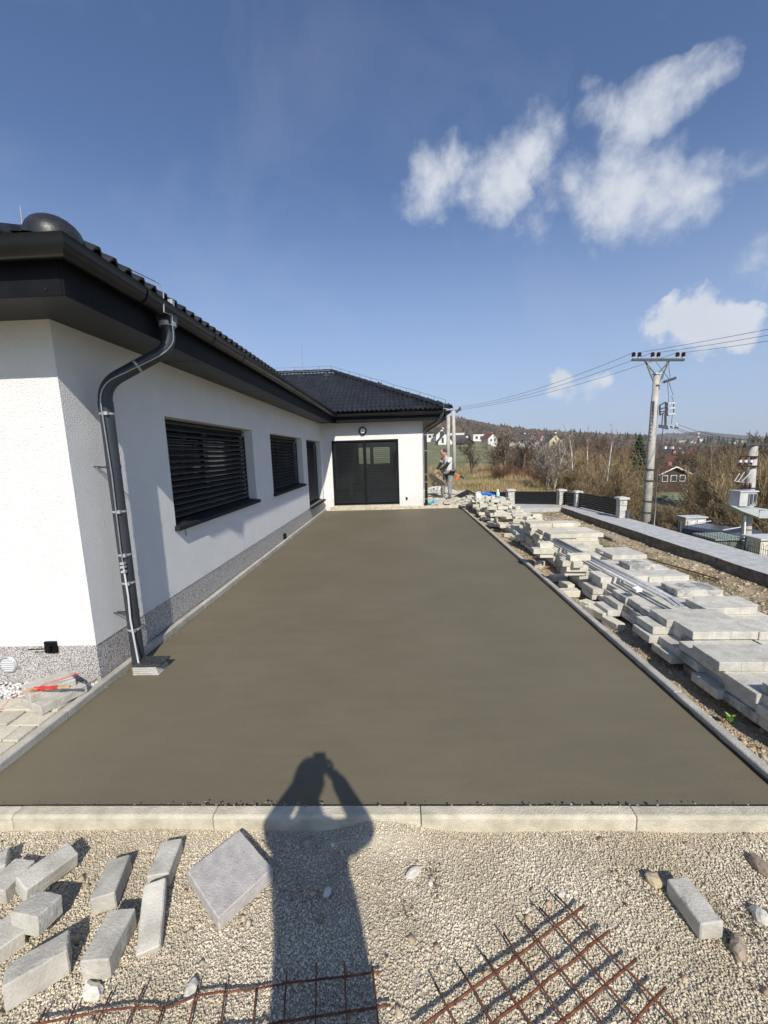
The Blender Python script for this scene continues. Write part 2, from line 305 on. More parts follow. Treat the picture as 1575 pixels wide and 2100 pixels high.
def blades(name,P,h,w,mat,lean=.35):
    n=len(P); a=rng.uniform(0,2*np.pi,n); d=np.stack([np.cos(a),np.sin(a),np.zeros(n)],1); b=rng.uniform(0,2*np.pi,n)
    l=np.stack([np.cos(b),np.sin(b),np.zeros(n)],1)*(rng.uniform(0,lean,n)*h)[:,None]; up_=np.stack([np.zeros(n)]*2+[h],1)
    V=np.stack([P-d*w[:,None],P+d*w[:,None],P+up_+l],1)
    return stuff(link(name,np_mesh(name,V.reshape(-1,3),np.arange(3*n).reshape(-1,3),mat)))
def sm(a,b,x): t=min(1,max(0,(x-a)/(b-a))); return t*t*(3-2*t)
# ---------------------------------------------------------------- terrain
def ground(x,y):
    r=math.hypot(x,y); s=x-.22*y-2.9
    z=-.24
    if s>0: z-=6.3*(1-math.exp(-s/7))
    if x>0 and y<0: z=max(z,-1.5) if x<9 else z
    # field rises beyond 40 m on the left side
    az=math.degrees(math.atan2(x,y))
    k=1-sm(9,22,az)
    if y>0: z+=k*(max(0,r-42)*.042)
    z+=noise.noise(Vector((x*.12,y*.12,0)))*.25*sm(16,40,r)
    if r>120: z+=(r-120)*.008*sm(9,25,az)
    if r>450: z=z*.9+.1*z
    return z
def build_terrain():
    rr=[0,3,6,9,12,14,16,18,20]+[20*1.075**i for i in range(1,70)]; na=180
    V=[];F=[]
    for r in rr:
        for j in range(na):
            a=2*math.pi*j/na; x,y=r*math.sin(a),r*math.cos(a); V.append((x,y,ground(x,y)))
    for i in range(len(rr)-1):
        for j in range(na):
            j2=(j+1)%na; F.append((i*na+j,(i+1)*na+j,(i+1)*na+j2,i*na+j2))
    o=link('ground',np_mesh('ground',V,F,m_ground)); struct(o); o.data.polygons.foreach_set('use_smooth',[True]*len(F))
build_terrain()
# green field patch laid slightly above the meadow ground
def sheet(name,fx,nx,ny,mat):
    V=[];F=[]
    for i in range(nx+1):
        for j in range(ny+1): V.append(fx(i/nx,j/ny))
    for i in range(nx):
        for j in range(ny): a=i*(ny+1)+j; F.append((a,a+ny+1,a+ny+2,a+1))
    o=link(name,np_mesh(name,V,F,mat)); o.data.polygons.foreach_set('use_smooth',[True]*len(F)); return o
def ff(u,v):
    az=math.radians(-20+38*u); r=36+v*135+3*math.sin(u*19); x,y=r*math.sin(az),r*math.cos(az); return (x,y,ground(x,y)+.06)
struct(sheet('field',ff,60,60,m_field))

m_sill=pm('dark_sill_metal',(.016,.018,.022),(.024,.026,.03),8,.7,spec=.2)

def splash(m,col,z0,z1,amt):
    """pale dust and dried cement splashes low on a wall, shape of their own"""
    t=m.node_tree; nd=t.nodes; l=t.links.new; p=nd['Principled BSDF']; src=p.inputs['Base Color'].links[0].from_socket
    c=nd.new('ShaderNodeTexCoord'); s=nd.new('ShaderNodeSeparateXYZ'); l(c.outputs['Object'],s.inputs[0])
    r=nd.new('ShaderNodeMapRange'); l(s.outputs[2],r.inputs[0]); r.inputs[1].default_value=z1; r.inputs[2].default_value=z0; r.inputs[3].default_value=-.25; r.inputs[4].default_value=.12
    n=nd.new('ShaderNodeTexNoise'); n.inputs['Scale'].default_value=7; n.inputs['Detail'].default_value=12; n.inputs['Roughness'].default_value=.78; l(c.outputs['Object'],n.inputs['Vector'])
    q=nd.new('ShaderNodeMath'); q.operation='ADD'; l(n.outputs[0],q.inputs[0]); l(r.outputs[0],q.inputs[1])
    k=nd.new('ShaderNodeMapRange'); l(q.outputs[0],k.inputs[0]); k.inputs[1].default_value=.5; k.inputs[2].default_value=.68; k.inputs[4].default_value=amt
    x=nd.new('ShaderNodeMix'); x.data_type='RGBA'; l(k.outputs[0],x.inputs[0]); l(src,x.inputs[6]); x.inputs[7].default_value=(*col,1); l(x.outputs[2],p.inputs['Base Color'])
splash(m_plinth,(.42,.38,.31),-.05,.20,.65); splash(m_stucco,(.50,.46,.39),.2,.55,.28)
# ---------------------------------------------------------------- terrace: slab, kerbs, beds
def zs(y): return -.05-.07*(y-1.7)/11.2
def kx(y): return 1.885+(y-1.7)*.0155
def slabf(u,v):
    y=1.70+v*11.27; x0=-2.35; x1=kx(y)+.012
    x=x0+(x1-x0)*u
    e=.0025*noise.noise(Vector((x*1.3,y*1.3,0)))+.0012*noise.noise(Vector((x*6,y*6,2)))
    return (x,y,zs(y)+e)
o=sheet('concrete_slab',slabf,70,190,m_slab); struct(o)
b=MB(); b.poly([(-2.35,1.70,-.3),(1.9,1.70,-.3),(1.9,1.70,-.05),(-2.35,1.70,-.05)]); 
o.modifiers.new('thick','SOLIDIFY').thickness=.12
def kerbprof(w,h,ch):   # across (0..w), up; chamfered front top
    return [(0,-h),(w,-h),(w,0),(ch,0),(0,-ch*.8)]
def kerbrun(p0,p1,w,h,ch,side,n,mat,parent,z0,z1,first=0,gap=.004):
    """stones of a kerb between two points; side=+1 puts the chamfered face left of the run"""
    p0=Vector(p0); p1=Vector(p1); d=(p1-p0); Ln=d.length; d.normalize(); nrm_=Vector((-d.y,d.x))*side
    cuts=[0]; 
    if first: cuts.append(first)
    while cuts[-1]+1.0<Ln-.15: cuts.append(cuts[-1]+1.0)
    cuts.append(Ln)
    for a,b_ in zip(cuts[:-1],cuts[1:]):
        m=MB(); pr=kerbprof(w,h,ch); J=random.uniform(-.002,.002); JZ=random.uniform(-.003,.003); V=[]
        for s in (a+gap/2,b_-gap/2):
            zz=z0+(z1-z0)*s/Ln+JZ
            for (q,z) in pr:
                p=p0+d*s+nrm_*(q+J); V.append((p.x,p.y,z+zz))
        k=len(pr); F=[tuple(range(k)),tuple(reversed(range(k,2*k)))]+[(i,k+i,k+(i+1)%k,(i+1)%k) for i in range(k)]
        m.v=V; m.f=F; m.obj('kerb_stone',mat,parent,bevel=.003)
def kerb(name):
    e=bpy.data.objects.new(name,None); COL.objects.link(e); e['kind']='structure'; return e
k1=kerb('front_kerb')
kerbrun((-3.9,1.650),(3.1,1.650),.062,.22,.012,1,7,m_kerbdusty,k1,0,0,first=.975)
k2=kerb('right_kerb'); kerbrun((kx(1.72),1.718),(kx(12.9),12.9),.055,.2,.008,-1,9,m_kerb,k2,0.0,-.065,first=.9)
k3=kerb('left_kerb'); kerbrun((-2.325,1.718),(-2.335,12.9),.052,.2,.01,1,9,m_kerb,k3,.005,-.035,first=.75)
k4=kerb('far_kerb'); kerbrun((-2.2,12.925),(1.99,12.90),.06,.22,.008,1,4,m_kerbdusty,k4,.012,-.045,first=.5)
# crumbs of mortar along the slab's edges
P=[]
for i in range(700):
    y=random.uniform(2.8,12.8); P.append((-2.325+abs(random.gauss(0,.014)),y,zs(y)+.004))
for i in range(160):
    x=random.uniform(-2.2,1.8) if i%3 else random.gauss(-.75,.18); P.append((x,1.706+abs(random.gauss(0,.010)),-.043 if i%2 else .002))
stones('mortar_crumbs',np.array(P),rng.uniform(.003,.011,len(P)),pm('mortar_crumb',(.14,.125,.10),(.34,.30,.23),60,.95,rnd_off=False))
m=MB(); nn_=500; K=[]
for i in range(nn_+1):
    y=1.72+11.1*i/nn_; h=.017+.012*noise.noise(Vector((y*3,0,0)))+.008*noise.noise(Vector((y*14,0,0))); K.append((kx(y)-.0025,y,zs(y)-.01)); K.append((kx(y)-.0025,y,zs(y)+max(.003,h)))
m.v=K; m.f=[(2*i,2*i+2,2*i+3,2*i+1) for i in range(nn_)]; struct(m.obj('cement_smear',pm('wet_cement',(.055,.05,.04),(.10,.09,.07),8,.6)))
# gravel bed in front
def gz(x,y):
    z=-.082+.012*noise.noise(Vector((x*1.7,y*1.7,3)))+.006*noise.noise(Vector((x*6,y*6,9)))
    z+=.066*math.exp(-((x+.10)/.20)**2)*math.exp(-((1.66-y)/.07)**2)
    z+=.020*math.exp(-((x+1.15)/.3)**2)*math.exp(-((1.66-y)/.05)**2)
    if y<.6: z-=.0
    return z
struct(sheet('gravel_bed',lambda u,v:(-4.5+9*u,-3.2+4.86*v,gz(-4.5+9*u,-3.2+4.86*v)-.004),160,90,m_gbase))
def scat(n,x0,x1,y0,y1,zf):
    x=rng.uniform(x0,x1,n); y=rng.uniform(y0,y1,n); return np.array([(a,b_,zf(a,b_)) for a,b_ in zip(x,y)])
P=scat(88000,-2.0,2.2,.88,1.652,gz); stones('gravel',P,np.clip(rng.lognormal(-5.36,.28,len(P)),.003,.011),m_gravel)
P=scat(14000,-4.2,4.2,-2.5,.88,gz); stones('gravel',P,rng.uniform(.008,.014,len(P)),m_gravel)
P=[]
for (cx_,cy_,sx,sy,n_) in ((1.28,1.28,.10,.05,160),(.98,1.42,.06,.05,70),(1.55,1.25,.14,.10,200),(1.35,1.02,.2,.07,170),(-.02,1.32,.05,.02,40),(.12,1.45,.015,.05,40),(-.43,1.36,.04,.03,30),(1.7,1.5,.08,.03,60)):
    for _ in range(n_): x=random.gauss(cx_,sx); y=random.gauss(cy_,sy); P.append((x,min(y,1.64),gz(x,min(y,1.64))+.004))
stones('dark_soil_crumbs',np.array(P),rng.uniform(.003,.008,len(P)),pm('dark_soil_crumb',(.12,.095,.065),(.24,.19,.14),40,.95,rnd_off=False))
P=[]
for _ in range(9000):
    x=random.uniform(-2,2.2); y=1.655-abs(random.gauss(0,.05)); P.append((x,y,gz(x,y)+.003))
stones('sand_fines',np.array(P),rng.uniform(.0015,.0035,len(P)),pm('sand_grain',(.62,.55,.42),(.78,.71,.57),40,.95,rnd_off=False))
P=scat(260,-2.0,2.3,.8,1.62,gz); stones('pebbles',P+[0,0,.003],rng.uniform(.009,.022,len(P)),m_ystone)
# yard right of the kerb
YX0,YX1=1.97,4.82
def yz(x,y):
    e=kx(y)+.06; z=-.13+.03*noise.noise(Vector((x*.9,y*.9,5)))+.02*noise.noise(Vector((x*3,y*3,1)))+.01*noise.noise(Vector((x*9,y*9,1)))
    z-=.04*sm(3.2,4.6,x); 
    if y>10.5: z+=.08*sm(10.5,12.5,y)
    return z
def yf(u,v):
    y=-3+v*17.5; x=(1.95 if y<1.7 else kx(y)+.05)+(YX1-1.97)*u; return (x,y,yz(x,y))
struct(sheet('yard_ground',yf,50,220,m_soil))
P=[];S=[]
for i in range(15000):
    y=1.5+10.9*random.random()**1.5; x=kx(y)+.065+abs(random.gauss(0,.14)) if i<9500 else random.uniform(2.1,4.75)
    if x>4.78: continue
    P.append((x,y,yz(x,y)+.002)); S.append(random.uniform(.006,.014) if i<9500 else min(.05,random.lognormvariate(-4.1,.5)))
stones('yard_gravel',np.array(P),np.array(S),m_ystone)
P=[];S=[]
for i in range(1500):
    y=random.uniform(2.5,12.5); x=random.uniform(3.1,4.75); P.append((x,y,yz(x,y)-.003)); S.append(min(.085,random.lognormvariate(-3.45,.42)))
stones('yard_stones',np.array(P),np.array(S),m_ystone,flat=.55)
P=[]
for i in range(26000):
    y=random.uniform(2,12.6); x=random.uniform(3.0,4.8)
    if noise.noise(Vector((x*1.6,y*1.1,7)))>-.06+.14*random.random(): P.append((x,y,yz(x,y)-.005))
P=np.array(P); blades('yard_grass',P,rng.uniform(.02,.055,len(P)),rng.uniform(.002,.004,len(P)),m_grass,.8)
# paved path left of the slab
path=kerb('paved_path')
def paver(parent,x0,x1,y0,y1,z,mat):
    g=.004; m=MB(); m.box((x0+g,y0+g,z-.06),(x1-g,y1-g,z)); 
    o=m.obj('paver',mat,parent,bevel=.005); o.location.z=random.uniform(-.003,.003); o.rotation_euler=(random.uniform(-.004,.004),0,0); return o
y=1.73; r=0
while y<2.60:
    x=-2.40; w0=[.11,.22,.165][r%3]; first=True
    while x>-4.0:
        w=w0 if first else random.choice((.17,.22,.22,.28)); first=False
        paver(path,x-w,x,y,y+.145,0.002,m_pave); x-=w
    y+=.147; r+=1
b=MB(); b.box((-4.2,1.72,-.12),(-2.395,2.62,-.012)); b.obj('paver_bedding',pm('joint_sand',(.33,.29,.2),(.42,.37,.27),40,.95),path)
P=scat(1500,-4.3,-2.40,2.615,2.868,lambda a,b_:-.03); stones('white_pebbles',P,rng.uniform(.012,.024,len(P)),m_white)
b=MB(); b.box((-4.4,2.60,-.14),(-2.395,2.88,-.045)); struct(b.obj('pebble_bed',m_gbase))
# patio beyond the far kerb and beside the side wall
pat=kerb('patio')
y=12.985; r=0
while y<17.2:
    x=.93-(.1 if r%2 else 0)
    while x<2.3+.02*y:
        w=.2 if y<15 else .3; 
        if x+w>.9: paver(pat,max(x,.90),x+w,y,y+.195,.012-(y-13)*.004,m_pave)
        x+=w
    y+=.2; r+=1
b=MB(); b.box((.9,12.97,-.25),(2.66,17.2,-.035)); b.obj('patio_bedding',m_gbase,pat)
# ---------------------------------------------------------------- house
X0=-2.395; Y0=2.874; YF=13.0; XR=.88; ZS=2.70
house=thing('house','white rendered bungalow with black hipped tile roof along the fresh concrete slab','house',(X0,Y0,0))
OFF=Vector((X0,Y0,0))
def hpart(name,mb,mat,parent=None,**k):
    """part of the house, vertices given in world coordinates"""
    mb.v=[(a-OFF.x,b_-OFF.y,c) for a,b_,c in mb.v] if (parent is None or parent is house) else [(a-OFF.x-parent.location.x,b_-OFF.y-parent.location.y,c-parent.location.z) for a,b_,c in mb.v]
    return mb.obj(name,mat,parent or house,**k)
def wallmesh(mb,axis,f0,f1,u0,u1,z0,z1,ops):
    """wall slab between faces f0 (outer) and f1 (inner) with rectangular openings, one closed skin"""
    us=sorted({u0,u1}|{v for o_ in ops for v in o_[:2]}); zz=sorted({z0,z1}|{v for o_ in ops for v in o_[2:]})
    def P(u,z,f): return (f,u,z) if axis=='x' else (u,f,z)
    def op(i,j):
        if i<0 or j<0 or i>=len(us)-1 or j>=len(zz)-1: return True
        uc=(us[i]+us[i+1])/2; zc=(zz[j]+zz[j+1])/2
        return any(a<uc<b_ and c<zc<d for a,b_,c,d in ops)
    for i in range(len(us)-1):
        for j in range(len(zz)-1):
            if op(i,j): continue
            a,b_,c,d=us[i],us[i+1],zz[j],zz[j+1]
            for f in (f0,f1): mb.poly([P(a,c,f),P(b_,c,f),P(b_,d,f),P(a,d,f)])
            if op(i-1,j): mb.poly([P(a,c,f0),P(a,c,f1),P(a,d,f1),P(a,d,f0)])
            if op(i+1,j): mb.poly([P(b_,c,f0),P(b_,c,f1),P(b_,d,f1),P(b_,d,f0)])
            if op(i,j-1): mb.poly([P(a,c,f0),P(b_,c,f0),P(b_,c,f1),P(a,c,f1)])
            if op(i,j+1): mb.poly([P(a,d,f0),P(b_,d,f0),P(b_,d,f1),P(a,d,f1)])
T=.36; PL=.275
W1=(4.163,6.70,.99,2.155); W2=(7.65,10.24,.99,2.15); D1=(10.75,12.74,.31,2.14); D2=(-2.08,.087,.035,2.155)
mb=MB(); wallmesh(mb,'x',X0,X0-T,Y0,YF,PL,ZS+.02,[W1,W2,D1]); hpart('wall',mb,m_stucco)
mb=MB(); wallmesh(mb,'y',Y0,Y0+T,-10.2,X0-T,PL,ZS+.02,[]); mb.box((X0-T,Y0-.0005,PL),(X0-.0005,Y0,ZS)); hpart('wall',mb,m_stucco)
mb=MB(); wallmesh(mb,'y',YF,YF+T,X0-T,XR,PL,ZS+.02,[(D2[0],D2[1],-1,D2[3])]); hpart('wall',mb,m_stucco)
mb=MB(); wallmesh(mb,'x',XR,XR-T,YF+T,19.9,PL,ZS+.02,[]); mb.box((XR-.0005,YF+.0005,PL),(XR,YF+T,ZS)); hpart('wall',mb,m_stucco)
mb=MB(); wallmesh(mb,'y',20.2,19.9,-10.2,XR,.0,ZS+.02,[(-1.85,-1.28,1.22,2.02),(-1.12,-.30,1.22,2.02),(-5,-4,1.0,2.0)]); hpart('wall',mb,m_stucco)
mb=MB(); wallmesh(mb,'x',-10.2,-9.84,Y0+T,19.9,.0,ZS+.02,[(8.2,9.3,.9,2.1),(10.6,11.4,.9,2.1)]); hpart('wall',mb,m_stucco)
mb=MB(); mb.box((-9.8,Y0+T,-.05),(X0-T-.01,19.8,.02)); mb.box((X0-T-.01,YF+T,-.05),(XR-T,19.8,.0201)); hpart('floor',mb,pm('interior_floor',(.16,.13,.10),(.22,.19,.15),2,.5))
mb=MB(); mb.box((-9.8,Y0+T,2.60),(X0-T-.01,19.8,2.66)); mb.box((X0-T-.01,YF+T,2.60),(XR-T-.01,19.8,2.661)); hpart('ceiling',mb,m_wallw)
# things seen dimly through the blinds: a table and a cabinet inside
mb=MB(); mb.box((-1.95,16.0,1.16),(-1.15,16.6,1.21)); [mb.box((a,b_,.02),(a+.06,b_+.06,1.16)) for a in(-1.9,-1.25) for b_ in (16.04,16.5)]; hpart('counter',mb,m_whitep)
# plinth of mosaic plaster, 4 mm back from the render
mb=MB(); i=.004
mb.box((X0-.2,Y0+i,-.2),(X0-i,10.752,PL)); mb.box((X0-.2,10.752,-.2),(X0-i,12.738,.285)); mb.box((X0-.2,12.738,-.2),(X0-i,13.1,PL)); mb.box((-10.2,Y0+i,-.2),(X0-.2,Y0+.25,PL)); hpart('plinth',mb,m_plinth)
mb=MB(); mb.box((X0-i,YF+i,-.2),(D2[0],YF+.2,PL)); mb.box((D2[1],YF+i,-.2),(XR-i,YF+.2,PL)); mb.box((XR-.2,YF+.2,-.2),(XR-i,19.9,PL)); hpart('plinth',mb,m_plinth)
mb=MB(); mb.box((D2[0],YF-.004,-.2),(D2[1],YF+.25,.03)); hpart('door_threshold',mb,m_kerbdusty)
# soffit, fascia
XE,YE=-1.925,2.446; YE2=12.56; XE2=1.55; FT=2.955
mb=MB()
mb.box((XE-.47,YE,2.70),(XE,YE2,2.715)); mb.box((-10.6,YE,2.70),(XE-.47,Y0,2.7151)); 
hpart('soffit',mb,m_soffit)
mb=MB(); mb.box((XE,YE2,2.70),(XE2,YF,2.715)); mb.box((XR,YF,2.70),(XE2,20.5,2.7151)); hpart('soffit',mb,m_soffit2)
mb=MB(); mb.box((XE,YE-.012,2.675),(XE+.015,YE2,FT)); hpart('fascia_board',mb,m_anthm)
mb=MB(); mb.box((-10.6,YE-.015,2.675),(XE,YE,FT)); hpart('fascia_board',mb,m_anthm)
mb=MB(); mb.box((XE+.015,YE2-.015,2.675),(XE2+.015,YE2,FT)); hpart('fascia_board',mb,m_anthm)
mb=MB(); mb.box((XE2,YE2,2.675),(XE2+.015,20.5,FT)); hpart('fascia_board',mb,m_anthm)
# fixing screws and trim joints of the soffit
mb=MB()
for k in range(16):
    y=YE+.2+k*.62; 
    for dy in (0,.06): mb.box((XE+.015,y+dy,2.705),(XE+.021,y+dy+.012,2.717)); mb.box((XE-.03,y+dy,2.695),(XE-.018,y+dy+.012,2.70))
for k in range(8):
    x=XE-.1-k*.5; mb.box((x,YE-.021,2.705),(x+.012,YE-.015,2.717))
stuff(hpart('screw',mb,m_black))
mb=MB()
for k in range(5): y=4.2+k*2; mb.box((XE-.46,y,2.698),(XE,y+.006,2.70))
mb.box((XE-.46,YE,2.697),(XE-.45,YE+.002,2.70)); stuff(hpart('soffit_joint',mb,m_black))
# gutters: half round troughs with bead, swept along the eaves
def gutter(p0,p1,outv,r,ext0=0,ext1=0):
    p0=Vector(p0); p1=Vector(p1); o_=Vector(outv); d=(p1-p0).normalized(); mb=MB(); K=10; prof=[]
    for k in range(K+1): t=math.pi*k/K; prof.append((r-r*math.cos(t),-r*math.sin(t)*1.2))
    prof.append((2*r+.006,.012)); prof.append((2*r-.008,.014)); inner=[(q-.003*(1 if q>r else -1),z+.004) for q,z in reversed(prof[:-1])]; prof+=inner
    V=[]
    for s,(p,e) in enumerate(((p0,ext0),(p1,ext1))):
        for q,z in prof:
            w=p+o_*q+d*(e*q*(1 if s else -1)); V.append((w.x,w.y,w.z+z))
    n=len(prof); mb.v=V; mb.f=[(i_,n+i_,n+(i_+1)%n,(i_+1)%n) for i_ in range(n)]
    return mb
GZ=2.925; r=.070
g1=hpart('gutter',gutter((XE+.016,YE-.016,GZ),(XE+.016,YE2-.016,GZ),(1,0,0),r,1,-1),m_anth,smooth=True)
g2=hpart('gutter',gutter((-10.6,YE-.016,GZ),(XE+.016,YE-.016,GZ),(0,-1,0),r,0,1),m_anth,smooth=True)
g3=hpart('gutter',gutter((XE+.016,YE2-.016,GZ-.005),(XE2+.02,YE2-.016,GZ-.005),(0,-1,0),r,-1,1),m_anth,smooth=True)
g4=hpart('gutter',gutter((XE2+.02,YE2-.016,GZ-.005),(XE2+.02,20.5,GZ-.005),(1,0,0),r,1,0),m_anth,smooth=True)
for g in (g1,g2,g3,g4): 
    e=g.modifiers.new('e','EDGE_SPLIT'); e.split_angle=R_(40)
def gbracket(p,outv,d):
    p=Vector(p); o_=Vector(outv); d=Vector(d); mb=MB(); K=10
    pts=[]
    for k in range(K+1): t=math.pi*k/K; pts.append((r-(r+.007)*math.cos(t),-(r+.007)*math.sin(t)*1.2))
    V=[]
    for s in (-.5,.5):
        for q,z in pts: w=p+o_*q+d*(s*.028); V.append((w.x,w.y,w.z+z-.001))
    n=len(pts); mb.v=V; mb.f=[(i_,n+i_,n+i_+1,i_+1) for i_ in range(n-1)]; return mb
for k,y in enumerate([3.05,4.15,4.95,5.7,6.6,7.4,8.2,9.0,9.8,10.6,11.3,12.0]): hpart('gutter_joint',gbracket((XE+.016,y,GZ),(1,0,0),(0,1,0)),m_anth,g1,smooth=True)
hpart('gutter_joint',gbracket((-2.75,YE-.016,GZ),(0,-1,0),(1,0,0)),m_anth,g2,smooth=True)
# ---- roof
TT=.49
roof=hpart('roof',(lambda m:(m.poly([(-1.90,2.42,2.975),(-1.90,12.48,2.975),(-6,16.58,4.985),(-6,6.52,4.985)]),
  m.poly([(-10.6,2.42,2.975),(-1.90,2.42,2.975),(-6,6.52,4.985)]),
  m.poly([(-1.90,12.48,2.975),(1.58,12.48,2.975),(-2.52,16.58,4.985),(-6,16.58,4.985)]),
  m.poly([(1.58,12.48,2.975),(1.58,20.6,2.975),(-2.52,16.58,4.985)]),
  m.poly([(1.58,20.6,2.975),(-10.6,20.6,2.975),(-6,16.58,4.985),(-2.52,16.58,4.985)]),
  m.poly([(-10.6,20.6,2.975),(-10.6,2.42,2.975),(-6,6.52,4.985),(-6,16.58,4.985)]),m)[-1])(MB()),m_tile)
TWd=.296; TL=.345
def tileprof(x):  # two rolls per tile, flat pan between
    t=(x/TWd*2)%1; return .046*(math.sin(math.pi*min(1,t/.62)) if t<.62 else -.12*math.sin(math.pi*(t-.62)/.38))
def tilemesh():
    mb=MB(); n=16; V=[]
    xs=[TWd*i_/n for i_ in range(n+1)]
    for (s,h) in ((0,0),(TL,-.016)):
        for x in xs: V.append((x,s,tileprof(x)+.030+h+(0 if s else 0)))
    for x in xs: V.append((x,0,tileprof(x)+.030-.018))
    m=n+1; F=[(i_,i_+1,m+i_+1,m+i_) for i_ in range(n)]+[(2*m+i_,2*m+i_+1,i_+1,i_) for i_ in range(n)]
    mb.v=V; mb.f=F; return mb.mesh('roof_tile',m_tile,True)
tme=tilemesh()
e_=None
SL=math.atan(TT); cs=math.cos(SL)
def putile(P,xdir,updir):
    x=Vector(xdir).normalized(); u=Vector(updir).normalized(); n=x.cross(u)
    P=Vector(P)-OFF-roof.location
    m=Matrix(((x.x,u.x,n.x,P.x),(x.y,u.y,n.y,P.y),(x.z,u.z,n.z,P.z),(0,0,0,1)))
    o_=link('roof_tile',tme,roof); o_.matrix_local=m
    e=o_.modifiers.new('e','EDGE_SPLIT'); e.split_angle=R_(50); return o_
row=TL*.90*cs
nt_=0
for k in range(14):       # far wing, slope facing the slab
    y=12.44+k*row; z=2.985+TT*(y-12.44); xl=-1.90-(y-12.48)-.12; xr=1.64-(y-12.44)
    x=XE-.15-TWd*20
    while x<xr-.12:
        if x+TWd>xl: putile((x,y,z),(1,0,0),(0,1,TT)); nt_+=1
        x+=TWd
for k in range(2):        # near wing, the courses next to the slab-side eave
    x=-1.865-k*row; z=2.975+TT*(k*row); y=2.62+k*.42
    while y<12.3: putile((x,y,z),(0,1,0),(-1,0,TT)); y+=TWd; nt_+=1
for k in range(2):
    y=2.385+k*row; z=2.975+TT*(k*row); x=-2.42-k*row
    while x>-5.0: putile((x,y,z),(1,0,0),(0,1,TT)); x-=TWd; nt_+=1
# ridge and hip caps
def capmesh():
    mb=MB(); K=8; V=[]
    for (s,rr) in ((0,.125),(.40,.105)):
        for k in range(K+1): t=math.pi*k/K; V.append((rr*math.cos(t),s,rr*.85*math.sin(t)))
    for k in range(K+1): t=math.pi*k/K; V.append((.105*math.cos(t),0,.085*math.sin(t)))
    m=K+1; F=[(k,m+k,m+k+1,k+1) for k in range(K)]+[(2*m+k,k,k+1,2*m+k+1) for k in range(K)]
    mb.v=V; mb.f=F; return mb.mesh('ridge_tile',m_tile,True)
cme=capmesh()
def caprun(a,b_,lift=.02,maxn=99):
    a=Vector(a); b_=Vector(b_); d=(b_-a); n=int(d.length/.355); u=d.normalized(); x=u.cross(Vector((0,0,1))).normalized(); w=x.cross(u)
    for k in range(min(n,maxn)):
        P=a+d*(k/n)+w*lift-OFF-roof.location; o_=link('ridge_tile',cme,roof); o_.matrix_local=Matrix(((x.x,u.x,w.x,P.x),(x.y,u.y,w.y,P.y),(x.z,u.z,w.z,P.z),(0,0,0,1)))
        e=o_.modifiers.new('e','EDGE_SPLIT'); e.split_angle=R_(50)
caprun((1.66,12.40,2.975),(-2.52,16.58,5.01)); caprun((-6,16.58,5.01),(-2.45,16.58,5.01)); caprun((-2.3,2.85,3.14),(-6,6.52,4.95),-.02); 
def hpt(o_,x,y,z): return Vector((x,y,z))
# rounded starter caps where a hip meets the eave
def starter(c,R,az,ratio=.62):
    mb=MB(); n=14; V=[]; F=[]
    for i_ in range(7):
        ph=math.pi/2*i_/6
        for j in range(n): t=2*math.pi*j/n; V.append((R*math.cos(ph)*math.cos(t)*1.15,R*math.cos(ph)*math.sin(t),R*ratio*math.sin(ph)))
    for i_ in range(6):
        for j in range(n): F.append((i_*n+j,i_*n+(j+1)%n,(i_+1)*n+(j+1)%n,(i_+1)*n+j))
    M_=Matrix.Translation(Vector(c))@Matrix.Rotation(az,4,'Z')@Matrix.Rotation(-.30,4,'Y')
    mb.v=[tuple(M_@Vector(v)) for v in V]; mb.f=F; return mb
hpart('hip_cap',starter((-2.02,2.545,3.035),.150,R_(135),.84),m_tile,smooth=True); hpart('hip_cap',starter((-2.13,2.66,3.09),.135,R_(135),.75),m_tile,smooth=True)
hpart('hip_cap',starter((1.56,12.50,3.02),.13,R_(135)),m_tile,smooth=True)
# vent tiles on the far slope
for (x,y) in ((-3.6,15.9),(-2.6,15.9),(-.55,14.55)):
    z=2.985+TT*(y-12.44)+.05; mb=MB(); mb.v=[(x-.12,y,z),(x+.12,y,z),(x,y,z+.17),(x-.12,y+.35,z+.14),(x+.12,y+.35,z+.14),(x,y+.35,z+.2)]; mb.f=[(0,1,2),(1,4,5,2),(0,2,5,3)]; hpart('vent_tile',mb,m_tile)
# lightning conductor: roof wire with holders, rod, lead down the pipe
mb=MB(); pts=[(1.55,12.5,3.26)]+[(1.66-4.18*t,12.40+4.18*t,3.22+2.03*t-.015*math.sin(t*math.pi*6)**2) for t in (.1,.2,.3,.4,.5,.6,.7,.8,.9,1)]+[(-3,16.58,5.24),(-4,16.58,5.24),(-5.5,16.58,5.24)]; mb.tube(pts,.005,5)
for p in pts[:-1]: mb.tube([(p[0],p[1],p[2]-.13),p],.009,4)
cw=hpart('lightning_wire',mb,m_dgrey)
mb=MB(); mb.tube([(-3.63,16.5,5.0),(-3.65,16.5,6.15)],[.012,.007],6); hpart('lightning_rod',mb,m_alu)
p=onx(45,458,-3.2); q=onx(41,421,-3.2); mb=MB(); mb.tube([tuple(p-Vector((0,0,.5))),tuple(p),tuple(q)],[.011,.009,.006],6); hpart('lightning_rod',mb,m_alu)
